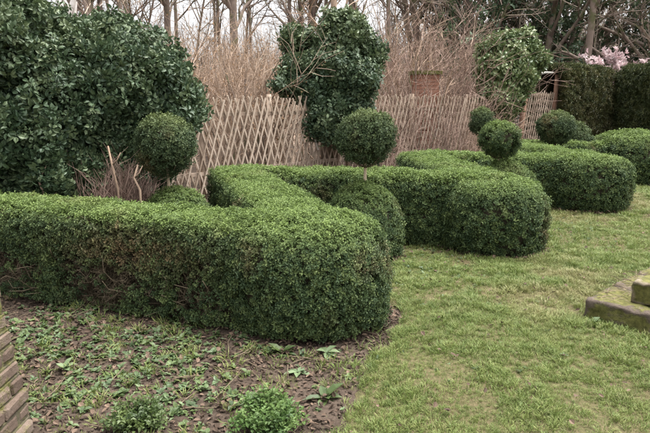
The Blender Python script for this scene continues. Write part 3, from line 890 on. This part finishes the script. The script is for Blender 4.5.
spots = [(150, 10.6), (190, 10.2), (230, 10.8), (262, 11.3), (292, 11.6), (170, 13), (212, 13.2), (252, 14), (300, 14.5), (140, 15), (345, 14.5), (190, 17), (240, 18), (290, 19)]
for i, (px, Y) in enumerate(spots):
    g = gnd(px, Y)
    if i < 3: tan[i].location = [float(v) for v in g]; tan[i].rotation_euler.z = RNG.uniform(0, 6)
    else: again(tan[i % 3], g, RNG.uniform(0, 6.28), RNG.uniform(.85, 1.25))
redF = 'low bare brown shrub standing in front of the overgrown trellis'
redL = 'bare brown twiggy shrub crowding behind the overgrown trellis'
red = [woody('bare_shrub', redL, 'shrub', (0, 0, 0), 930 + i, fan(18, 1.5, 2.5, .5, (.009, .013, .017)[i]), SP_SHRUB, M[('twig_pink', 'bark', 'twig_tan')[i]], M[('twig_pink', 'twig_pink', 'twig_tan')[i]], 'brown bare shrubs along the right trellis', trunk_name='stems', crown_name='twigs') for i in range(3)]
spots = [(376, 11.7, .75), (398, 12.2, 1.1), (408, 13.2, 1.2), (442, 13.5, 1.35), (460, 14.2, 1.2), (385, 13.8, 1.3), (412, 14.2, 1.35), (436, 15, 1.35), (458, 15.8, 1.3), (474, 15.4, .9), (494, 14.3, .36), (470, 12.6, .45), (452, 12.0, .5), (517, 14.6, .36), (468, 17.5, 1.15), (385, 10.6, .55), (440, 11.7, .6), (478, 12.8, .62), (500, 13.7, .4)]
for i, (px, Y, s) in enumerate(spots):
    g = gnd(px, Y)
    if i < 3: red[i].location = [float(v) for v in g]; red[i].scale = (s, s, s)
    else: again(red[i % 3], g, RNG.uniform(0, 6.28), s, redF if fence_s(g[0], g[1]) < 0 else None)

# brick pier half hidden in the twigs
def brick_pier(px, Y, w, h):
    g = gnd(px, Y)
    t = thing('brick_pier', 'red brick pier half hidden by the brown twigs', 'pier', g)
    n = int(h / .075); mb = MB()
    for i in range(n):
        k = .0 if i % 2 else .004
        mb.box(g + [0, 0, .075 * i + .0375], (w / 2 - k, 0, 0), (0, w / 2 - k, 0), (0, 0, .0375 - .004))
    mb.build('shaft', M['red_brick'], t)
    mb = MB(); mb.box(g + [0, 0, n * .075 + .035], (w / 2 + .05, 0, 0), (0, w / 2 + .05, 0), (0, 0, .034)); mb.build('cap', M['slab'], t)
brick_pier(422, 12.7, .52, 2.1)
# woodland trees
def one(L, r, lean=.06):
    def f(rng): yield ((0, 0, -.1), (rng.normal(0, lean), rng.normal(0, lean), 1), L, r)
    return f
SP_TREE = [(18, .32, .7, .3, 8, 7), (6, .5, .6, .1, 4, 4), (5, .55, .6, .05, 3, 3), (0, 0, 0, .05, 2, 3)]
bareL = 'bare grey brown woodland tree standing beyond the trellis'
trees = [woody('bare_tree', bareL, 'tree', (0, 0, 0), 950 + i, one(9.0, .075 + .025 * i, .04), SP_TREE, M['bark'], M['bark'], 'bare woodland trees beyond the garden', cut=2) for i in range(4)]
spots = []
rt = np.random.default_rng(11)
for k in range(42):
    spots.append((rt.uniform(60, 590), rt.uniform(21, 38)))
for i, (px, Y) in enumerate(spots):
    g = gnd(px, Y)
    if i < 4: trees[i].location = [float(v) for v in g]
    else: again(trees[i % 4], g, rt.uniform(0, 6.28), rt.uniform(.8, 1.25))
SP_POLE = [(5, .16, .7, .2, 8, 8), (5, .6, .6, .1, 4, 4), (4, .55, .6, .05, 3, 3), (0, 0, 0, .05, 2, 3)]
SP_BIRCH = [(9, .42, .6, .3, 7, 8), (5, .5, .6, .1, 4, 5), (4, .55, .6, .0, 3, 3), (0, 0, 0, 0, 2, 3)]
def forked(rng):
    yield ((0, 0, -.1), (0, 0, 1), 3.2, .075)
    yield ((0, 0, 2.75), (-.5, .05, 1), 3.5, .045)
    yield ((0.0, 0, 2.85), (.42, .1, 1), 3.5, .045)
woody('birch_tree', 'white barked birch forking above the huge ivy bush', 'tree', gnd(80, 10.5) , 970, forked, SP_BIRCH, M['birch'], M['bark_tan'], cut=2)
woody('bare_tree', 'straight tan trunked tree right behind the ivy clad stump', 'tree', gnd(322, 15.5), 975, one(8, .10, .01), SP_POLE, M['bark_tan'], M['bark_tan'], cut=1)
# evergreen and ivy covered trees on the right, magnolia
def clad(label, px, Y, h, r, seed, key='ivy', n=750, size=1.9, wide=.5, spread=1.2):
    g = gnd(px, Y)
    t = woody('ivy_clad_tree', label, 'tree', g, seed, one(h, r), SP_TREE, M['bark'], M['bark'], 'ivy clad trees behind the yew hedge', cut=2)
    rng = np.random.default_rng(seed + 1)
    z = rng.uniform(0, h * .85, n); a = rng.uniform(0, 6.283, n)
    rr = (wide + spread * np.clip(noise(np.stack([z * 0, z, a], 1), .8, seed), 0, 1)) * np.sqrt(rng.uniform(.15, 1, n))
    pts = np.stack([np.cos(a) * rr, np.sin(a) * rr, z], 1)
    lv = scatter('leaves', key, pts, np.stack([np.cos(a), np.sin(a), a * 0 - .1], 1) + rng.normal(0, .5, (n, 3)), size * rng.uniform(.7, 1.2, n))
    lv.parent = t
    return t
cl = 'ivy clad woodland tree behind the yew hedge and the variegated shrub'
for i, (px, Y, h, r, w, s) in enumerate([(470, 21, 9, .16, .6, 1.3), (498, 24, 9, .2, .6, 1.4), (548, 22, 8, .12, .8, 1.6), (590, 24, 9, .15, .9, 1.8), (640, 23, 9, .17, .9, 1.6), (665, 21, 9, .2, 1.0, 1.4), (440, 25, 9, .2, .5, 1.2)]):
    clad(cl, px, Y, h, r, 1000 + i * 3, wide=w, spread=s)
t = woody('bare_tree', 'thick bare brown trunk between the ivy clad trees', 'tree', gnd(574, 20.5), 1040, one(8, .16, .02), SP_POLE, M['bark'], M['bark'], cut=2)
mg = woody('magnolia_tree', 'pink blossoming magnolia showing over the top of the yew hedge', 'tree', gnd(624, 19.0), 1050, fan(7, 2.5, 2.95, .18, .025), [(7, .22, .6, .3, 5, 5), (4, .5, .6, .2, 3, 3), (0, 0, 0, .1, 2, 3)], M['bark'], M['bark'], leafkey='petal', leaf_n=900, leafsize=1.4, leaf_name='blossom')

# far wood beyond, too dense to count
rng = np.random.default_rng(77)
mb = MB()
for k in range(1500):
    px = rng.uniform(-60, 720); Y = rng.uniform(34, 60)
    g = gnd(px, Y); L = rng.uniform(1, 3.6) if px < 380 else rng.uniform(2, 9)
    d = unit(np.array([rng.normal(0, .22), rng.normal(0, .22), 1]))
    mb.tube([g, g + d * L * .5 + rng.normal(0, .2, 3), g + d * L + rng.normal(0, .5, 3)], [.05 if rng.uniform() < .8 else .13, .04, .015], 3, cap=False)
    for j in range(6):
        b = g + d * L * rng.uniform(.15, .9); e = unit(rng.normal(0, 1, 3) + [0, 0, .6]) * rng.uniform(.6, 1.8)
        mb.tube([b, b + e * .5 + rng.normal(0, .1, 3), b + e], [.025, .02, .01], 3, cap=False)
tag(mb.build('distant_woodland', M['bark'], kind='stuff'), 'hazy mass of bare woodland far behind the garden', 'woodland')

# twiggy bush stub and sticks behind the near hedge
g = gp(120, 200, 0)
bp = np.array([-2.16, 6.15, 0])
def mound(rng):
    for i in range(420):
        a = rng.uniform(0, 6.283); q = .27 * math.sqrt(rng.uniform())
        yield ((math.cos(a) * q, math.sin(a) * q * .8, -.02), (math.cos(a) * .32 * q / .27 + rng.normal(0, .12), math.sin(a) * .32 * q / .27 + rng.normal(0, .12), 1), rng.uniform(.7, 1.05) * (1 - .35 * (q / .27) ** 2), .005)
woody('cut_back_shrub', 'low mound of bare reddish twigs in front of the huge ivy bush', 'shrub', bp, 1100, mound, [(6, .3, .5, .25, 4, 3), (0, 0, 0, .2, 2, 3)], M['twig_pink'], M['twig_pink'], trunk_name='stems', crown_name='twigs')
for i, (a, b, c) in enumerate([((44, 195), (38, 178), (28, 165)), ((118, 190), (112, 165), (108, 146)), ((140, 190), (134, 178), (138, 165))]):
    Y = 5.75
    mb = MB(); p = [at(*a, Y), at(*b, Y), at(*c, Y + .05)]; p0 = p[0].copy(); p0[2] = -.03
    mb.tube([p0] + p, [.014, .012, .011, .008], 6)
    e = p[1] + [.09, 0, .12]
    mb.tube([p[1], (p[1] + e) / 2 + [.01, 0, -.01], e], [.007, .006, .004], 5)
    o = mb.build('sapling', M['twig_tan'], None, True)
    tag(o, ['crooked bare stem in front of the huge ivy bush', 'bare upright stem rising from the low twig mound', 'short bare stem leaning beside the low dome'][i], 'sapling')

# ------------------------------------------------------------------ gaps of the near arm: bare branches
rng = np.random.default_rng(5)
first = [o for o in bpy.data.objects if o.name == 'box_hedge'][0]
sh = arm_shape(K0, A1, .63, HH, 100, taper=.05, p=8.0, amp=.028)
tp, tn = sh.sample(800, rng)
kk = rng.uniform(size=len(tp)) < thin_a(tp, tn) + .04 * (tn[:, 1] < -.3)
tp, tn = tp[kk], tn[kk]
tp = tp - tn * rng.uniform(.02, .24, len(tp))[:, None]
tw = scatter('twigs', 'twig', tp, tn * .5 + [0, 0, .5] + rng.normal(0, .5, (len(tp), 3)), rng.uniform(.5, 1.0, len(tp)), first)
fd = unit(A1 - K0); fn = np.array([fd[1], -fd[0]])
for k in range(80):
    u = rng.uniform(.12, 2.9)
    p = K0 + fd * u + fn * (.315 - rng.uniform(.12, .28))
    mb = MB()
    q = np.array([p[0], p[1], -.02]); d = np.array([rng.normal(0, .3) + fn[0] * .15, rng.normal(0, .2) + fn[1] * .15, 1.]); pts = [q]; L = rng.uniform(.3, .6)
    for i in range(5):
        d = unit(d + rng.normal(0, .35, 3) * [1, .6, .4]); q = q + d * L / 5; pts.append(q)
    r = rng.uniform(.003, .007)
    mb.tube(pts, np.linspace(r, r * .5, 6), 5)
    for j in range(3):
        b = pts[1 + j]; e = unit(np.array([rng.normal(0, .8), rng.normal(0, .3) + fn[1] * .5, rng.uniform(.0, .8)])) * L * rng.uniform(.2, .45)
        mb.tube([b, b + e * .5 + rng.normal(0, .02, 3), b + e], [r * .55, r * .45, r * .25], 4)
    mb.build('branch', M['darkstem'], first, True)

# ------------------------------------------------------------------ brick buttress at the near left
Yb = 2.35
e1, e0 = at(38, 433, Yb + .33), at(1, 285, Yb + .33)
zb = 0.0
t = thing('brick_buttress', 'weathered brick buttress with mossy joints beside the weedy border', 'buttress', (e1[0] - .2, Yb + .15, 0))
CH, BL = .075, .215
slope = (e1[0] - e0[0]) / (e0[2] - e1[2])
mbm = MB()
rngb = np.random.default_rng(3)
bricks = []
zt = 1.25
nC = int(zt / CH)
def edge(z): return e1[0] - slope * (z - e1[2])
for i in range(nC):
    z = i * CH; xr = edge(z + CH / 2); 
    depth = .33
    mbm.box((xr - .32, Yb + depth / 2, z + CH / 2), (.305, 0, 0), (0, depth / 2 - .012, 0), (0, 0, CH / 2))
    x = xr
    first_len = BL if i % 2 == 0 else .1025
    for k in range(3):
        L = first_len if k == 0 else BL
        if x - L < xr - .62: break
        h, w = (CH - .009) / 2, (L - .008) / 2
        j = rngb.normal(0, .007, 3) * [1, 1, .5]
        for (yy) in (0, 1):
            if yy and k: continue
            yd = .05 if yy == 0 else .055
            hd = (.052, .106)[yy] if i % 2 == 0 else (.106, .052)[yy]; cy = Yb + ((.0525, .218) if i % 2 == 0 else (.1075, .273))[yy]
            V = []
            c = np.array([x - L / 2, cy, z + CH / 2]) + j
            for sx in (-1, 1):
                for sy in (-1, 1):
                    for sz in (-1, 1):
                        for ax in range(3):              # chamfered corners
                            m = np.array([w, hd, h]) * np.array([sx, sy, sz])
                            q = .006 + rngb.uniform(0, .013)
                            m = m - np.array([sx, sy, sz]) * q * np.array([0 if ax == 0 else 1, 0 if ax == 1 else 1, 0 if ax == 2 else 1])
                            V.append(c + m)
            bricks.append(V)
        x -= L
mbm.build('mortar', M['mortar'], t)
import bmesh
for V in bricks:
    bm = bmesh.new()
    for v in V: bm.verts.new([float(q) for q in v])
    bmesh.ops.convex_hull(bm, input=bm.verts)
    me = bpy.data.meshes.new('brick'); bm.to_mesh(me); bm.free(); me.materials.append(M['brick'])
    o = bpy.data.objects.new('brick', me); COL.objects.link(o); under(o, t)

# ------------------------------------------------------------------ mossy stone steps on the lawn
S0 = gp(584, 299, .15)[:2]
da, db = unit(np.array([1.0, .93])), unit(np.array([.93, -1.0]))
t = thing('stone_plinth', 'mossy stepped stone plinth on the lawn', 'plinth', (*(S0 + da * .6 + db * .6), 0))
def stone(c, ax, ay, h, z, seed, mat, name='stone'):
    """A worn block: subdivided box with pushed in, uneven edges."""
    r = np.random.default_rng(seed)
    bm = bmesh.new(); bmesh.ops.create_cube(bm, size=2.0)
    bmesh.ops.subdivide_edges(bm, edges=bm.edges[:], cuts=11, use_grid_fill=True)
    V = np.array([v.co[:] for v in bm.verts])
    k = (np.abs(V) > .98).sum(1)
    out = c[None] * 0 + 0
    Wd = np.array([[ax[0], ax[1], 0], [ay[0], ay[1], 0], [0, 0, h / 2]])
    Q = V @ Wd + np.array([c[0], c[1], z + h / 2])
    shrink = np.where(k >= 2, .010, 0.0) + np.where(k == 3, .012, 0)
    cc = np.array([c[0], c[1], z + h / 2])
    Q = Q - unit(Q - cc) * shrink[:, None] + np.stack([noise(Q, 9, seed), noise(Q, 9, seed + 1), noise(Q, 9, seed + 2)], 1) * .018
    Q = Q + np.stack([noise(Q, 26, seed + 3), noise(Q, 26, seed + 4), noise(Q, 26, seed + 5)], 1) * .009
    for v, q in zip(bm.verts, Q): v.co = [float(x) for x in q]
    me = bpy.data.meshes.new(name); bm.to_mesh(me); bm.free(); me.materials.append(mat)
    me.polygons.foreach_set("use_smooth", np.ones(len(me.polygons), bool))
    o = bpy.data.objects.new(name, me); COL.objects.link(o); under(o, t)
sid = 0
W = 1.5
for i in range(3):                                    # lower tier, three by three, joints open
    for j in range(3):
        L = W / 3 - .006
        c = S0 + da * (W / 3 * (i + .5)) + db * (W / 3 * (j + .5))
        stone(c, da * L / 2, db * L / 2, .17, -.02 + .004 * ((i * 3 + j) % 3), 2000 + sid * 11, M['slab']); sid += 1
c0 = S0 + da * .16 + db * .25
W2 = 1.0
for i in range(2):
    for j in range(2):
        L = W2 / 2 - .006
        c = c0 + da * (W2 / 2 * (i + .5)) + db * (W2 / 2 * (j + .5))
        stone(c, da * L / 2, db * L / 2, .165, .148, 2000 + sid * 11, M['slab_moss']); sid += 1

# ------------------------------------------------------------------ grass, weeds and fallen leaves
def cone_pts(n, y0, y1, rng, xs=(-360, 360)):         # random ground points spread over what the camera can see
    Y = np.sqrt(rng.uniform(y0 ** 2, y1 ** 2, n)); px = rng.uniform(xs[0], xs[1], n)
    return np.stack([px / FPX * Y * 1.03, Y, np.zeros(n)], 1)
rng = np.random.default_rng(21)
plinth = [tuple(S0 + da * .02 + db * .02), tuple(S0 + da * W + db * .02), tuple(S0 + da * W + db * W), tuple(S0 + db * W + da * .02)]
ends = [(B1, .55), (B2, .52), (B3, .58), (B4, .8), (D2c, .38), (D3c, .38)]
def clear(Q, pad=0.0):
    ok = ~in_poly(Q, plinth)
    for c, r in ends: ok &= np.hypot(Q[:, 0] - c[0], Q[:, 1] - c[1]) > r + pad
    return ok
gr = np.concatenate([cone_pts(26000, 2.2, 6.0, rng, (-20, 380)), cone_pts(17000, 6.0, 10.5, rng, (20, 380)), cone_pts(9000, 10.5, 18, rng, (100, 380))])
jit = np.stack([noise(gr, 6, 31), noise(gr, 6, 32), gr[:, 0] * 0], 1) * .09
ok = in_poly(gr + jit, LAWN) & clear(gr, .06)
thinn = np.clip(noise(gr, 1.5, 33) * .9 + noise(gr, 5, 34) * .7 - .15, 0, .75)
ok &= rng.uniform(size=len(gr)) > thinn
gr, thinn = gr[ok], thinn[ok]
far = np.clip((gr[:, 1] - 3) / 9, 0, 1)
gr[:, 2] = 0.006 + noise(gr * [1, 1, 0], 1.1, 8) * .015 + noise(gr * [1, 1, 0], 5, 9) * .006
tint = np.clip(noise(gr, .9, 35) * .8 + noise(gr, 4, 36) * .5 - .10, 0, .85) * rng.uniform(.3, 1, len(gr)) + .25 * (rng.uniform(size=len(gr)) > .85)
D = np.array([0, 0, 1.0]) + rng.normal(0, .18, (len(gr), 3))
tag(scatter('grass', 'grass', gr, D, (.6 + far * .7) * rng.uniform(.5, 1.2, len(gr)) * (1 + .45 * noise(gr, 7, 38) + .25 * noise(gr, 1.2, 39)), None, np.clip(tint, 0, 1)), 'short worn lawn grass with yellowed patches', 'grass')
# fallen leaves on the soil and a few on the lawn
lf = cone_pts(9000, 1.9, 6.5, rng, (-380, 90)); ok = (~in_poly(lf, LAWN)) & clear(lf, -.05); lf = lf[ok]
lf2 = cone_pts(420, 2.4, 9, rng, (-20, 360)); lf2 = lf2[in_poly(lf2, LAWN) & clear(lf2)]
rim = []
for c, r in ends:
    a = rng.uniform(3.2, 6.6, 160); q = r + rng.normal(.03, .05, 160)
    rim.append(np.stack([c[0] + np.cos(a) * q, c[1] + np.sin(a) * q, a * 0], 1))
lf = np.concatenate([lf, lf2, *rim]); lf[:, 2] = np.where(in_poly(lf, LAWN), .03, ground_z(lf[:, 0], lf[:, 1]) + .004)
tag(scatter('fallen_leaves', 'litter', lf, np.array([0, 0, 1.]) + rng.normal(0, .3, (len(lf), 3)), rng.uniform(.35, .8, len(lf))), 'brown fallen leaves littering the soil and lawn', 'leaves')
cr = cone_pts(9000, 1.9, 5.5, rng, (-380, 90)); cr = cr[(~in_poly(cr, LAWN)) & clear(cr, -.05)]
cr[:, 2] = ground_z(cr[:, 0], cr[:, 1]) + .002
tag(scatter('soil_crumbs', 'crumb', cr, rng.normal(0, 1, (len(cr), 3)), rng.uniform(.4, 1.5, len(cr))), 'loose crumbs of dark soil in the border', 'soil')
# ground weeds in the border, denser to the left and under the hedge
wd = cone_pts(8000, 1.9, 6.0, rng, (-380, 100))
dens = np.clip(noise(wd, 1.6, 51) * 1.2 + noise(wd, 5, 52) * .8 + .22 - np.clip((wd[:, 0] + .9) * .45, 0, .6), .03, .9)
ok = (~in_poly(wd, LAWN)) & clear(wd, .02) & (rng.uniform(size=len(wd)) < dens)
wd = wd[ok]
wl = cone_pts(900, 3.0, 9.5, rng, (40, 300)); wl = wl[in_poly(wl, LAWN) & clear(wl, .04) & (noise(wl, 1.4, 53) > .15)]
bay = np.concatenate([np.stack([rng.uniform(.35, 1.5, 500), rng.uniform(4.9, 6.2, 500), np.zeros(500)], 1), np.stack([rng.uniform(2.2, 3.6, 260), rng.uniform(6.6, 8.2, 260), np.zeros(260)], 1)])
bay = bay[clear(bay, .04) & (rng.uniform(size=len(bay)) < .5)]
wd = np.concatenate([wd, wl, bay]); inl = in_poly(wd, LAWN)
wd[:, 2] = np.where(inl, .008, ground_z(wd[:, 0], wd[:, 1]))
tag(scatter('weeds', 'weed', wd, np.array([0, 0, 1.]) + rng.normal(0, .25, (len(wd), 3)), np.where(inl, .4, .6) * rng.uniform(.4, 1.3, len(wd)), None, .2 * rng.uniform(size=len(wd)) ** 3), 'low green weeds spreading over the border soil', 'weeds')
# loose grass among the weeds
wg = cone_pts(1000, 1.9, 6.0, rng, (-380, 60)); wg = wg[(~in_poly(wg, LAWN)) & clear(wg, .0) & (noise(wg, 1.8, 61) > .05)]
wg[:, 2] = ground_z(wg[:, 0], wg[:, 1])
tag(scatter('rough_grass', 'grass', wg, np.array([0, 0, 1.]) + rng.normal(0, .3, (len(wg), 3)), rng.uniform(.7, 1.5, len(wg)), None, .2 * rng.uniform(size=len(wg))), 'loose grass blades among the border weeds', 'grass')
# dead sticks on the soil
rng = np.random.default_rng(31)
mb = MB()
for k in range(260):
    p = cone_pts(1, 2.0, 5.6, rng, (-380, 60))
    if in_poly(p, LAWN)[0]: continue
    z = float(ground_z(p[:, 0], p[:, 1])[0]) + .012; a = rng.uniform(0, 6.28); L = rng.uniform(.06, .3)
    d = np.array([math.cos(a), math.sin(a), rng.uniform(-.02, .12)]) * L; b = np.array([p[0, 0], p[0, 1], z])
    mb.tube([b, b + d * .5 + rng.normal(0, .01, 3) * [1, 1, .4], b + d], [.004, .0035, .002], 4)
tag(mb.build('fallen_twigs', M['darkstem'], kind='stuff'), 'dry twigs strewn over the border soil', 'twigs')
# dry stalks lying on the plinth
mb = MB()
for k in range(120):
    u, v = rng.uniform(.05, 1.0), rng.uniform(.02, .24)
    b = np.array([*(S0 + da * u + db * v), .165]); a = rng.uniform(0, 6.28); d = np.array([math.cos(a), math.sin(a), rng.uniform(0, .3)]) * rng.uniform(.05, .16)
    mb.tube([b, b + d * .5 + [0, 0, .012], b + d], [.002, .002, .001], 3)
tag(mb.build('dry_stalks', M['stem'], kind='stuff'), 'dry straw like stalks lying on the stone plinth', 'stalks')

# individual plants
def frond_plant(name, label, cat, p, n, L, mat, seed, leaflets=7, lw=.02, group=None):
    t = thing(name, label, cat, p, group); r = np.random.default_rng(seed)
    for i in range(n):
        mb = MB(); a = i * 2.4 + r.uniform(-.3, .3); el = r.uniform(.5, 1.3)
        d = np.array([math.cos(a) * math.cos(el), math.sin(a) * math.cos(el), math.sin(el)]); LL = L * r.uniform(.6, 1.1)
        base = np.array(p, float) + np.array([math.cos(a), math.sin(a), 0]) * L * .25 * r.uniform()
        pts = [base + d * LL * q - np.array([0, 0, 1]) * LL * .3 * q * q for q in np.linspace(0, 1, leaflets + 1)]
        mb.tube(pts, np.linspace(.0025, .001, leaflets + 1), 3)
        for k in range(2, leaflets + 1):
            for sgn in (-1, 1):
                sd = unit(np.cross(d, [0, 0, 1.])) * sgn
                for m in range(5):
                    dd = unit(sd * .5 + d * r.uniform(-.1, .7) + r.normal(0, .6, 3) + np.array([0, 0, .25]))
                    leaf(mb, pts[k] + sd * m * .010 + r.normal(0, .010, 3), dd, np.array([0, 0, 1.]),   .023 * r.uniform(.7, 1.3), lw * .85 * r.uniform(.7, 1.2))
        mb.build('frond', mat, t)
    return t
frond_plant('leafy_clump', 'bright green leafy clump in the border next to the lawn', 'plant', gp(268, 424), 34, .20, M['fern'], 61)
frond_plant('leafy_clump', 'duller green leafy clump in the weedy part of the border', 'plant', gp(140, 424), 26, .16, M['weed'], 62)
def rosette(label, p, n, L, W, mat, seed, flat=.4):
    t = thing('leafy_plant', label, 'plant', p, 'broad leaved plants in the border'); r = np.random.default_rng(seed)
    for i in range(n):
        mb = MB(); a = i * 2.4 + r.uniform(-.3, .3); el = r.uniform(.1, 1.0) * flat * 1.6
        d = np.array([math.cos(a) * math.cos(el), math.sin(a) * math.cos(el), math.sin(el)])
        leaf4(mb, np.array(p) + [0, 0, .01], d, np.array([0, 0, 1.]), L * r.uniform(.6, 1.15), W * r.uniform(.8, 1.1), droop=.3)
        mb.build('leaf', mat, t)
rosette('pale broad leaved plant at the foot of the rounded hedge end', gp(326, 354), 7, .09, .05, M['pale_weed'], 71)
rosette('pale leaved plant lying low on bare soil', gp(298, 374), 6, .09, .045, M['pale_weed'], 72, .3)
rosette('green leafy plant between the bare soil and the lawn edge', gp(325, 400), 9, .12, .06, M['weed'], 73, .6)
rosette('broad pale leaf plant among the weeds far from the lawn', gp(64, 370), 6, .08, .05, M['pale_weed'], 74, .6)
rosette('green leafy plant by the bare soil behind the bright leafy clump', gp(282, 355), 10, .10, .05, M['weed'], 75, .6)
rosette('small bluish leafed plant against the stone plinth', gp(592, 325), 6, .075, .055, M['pale_weed'], 76, .6)
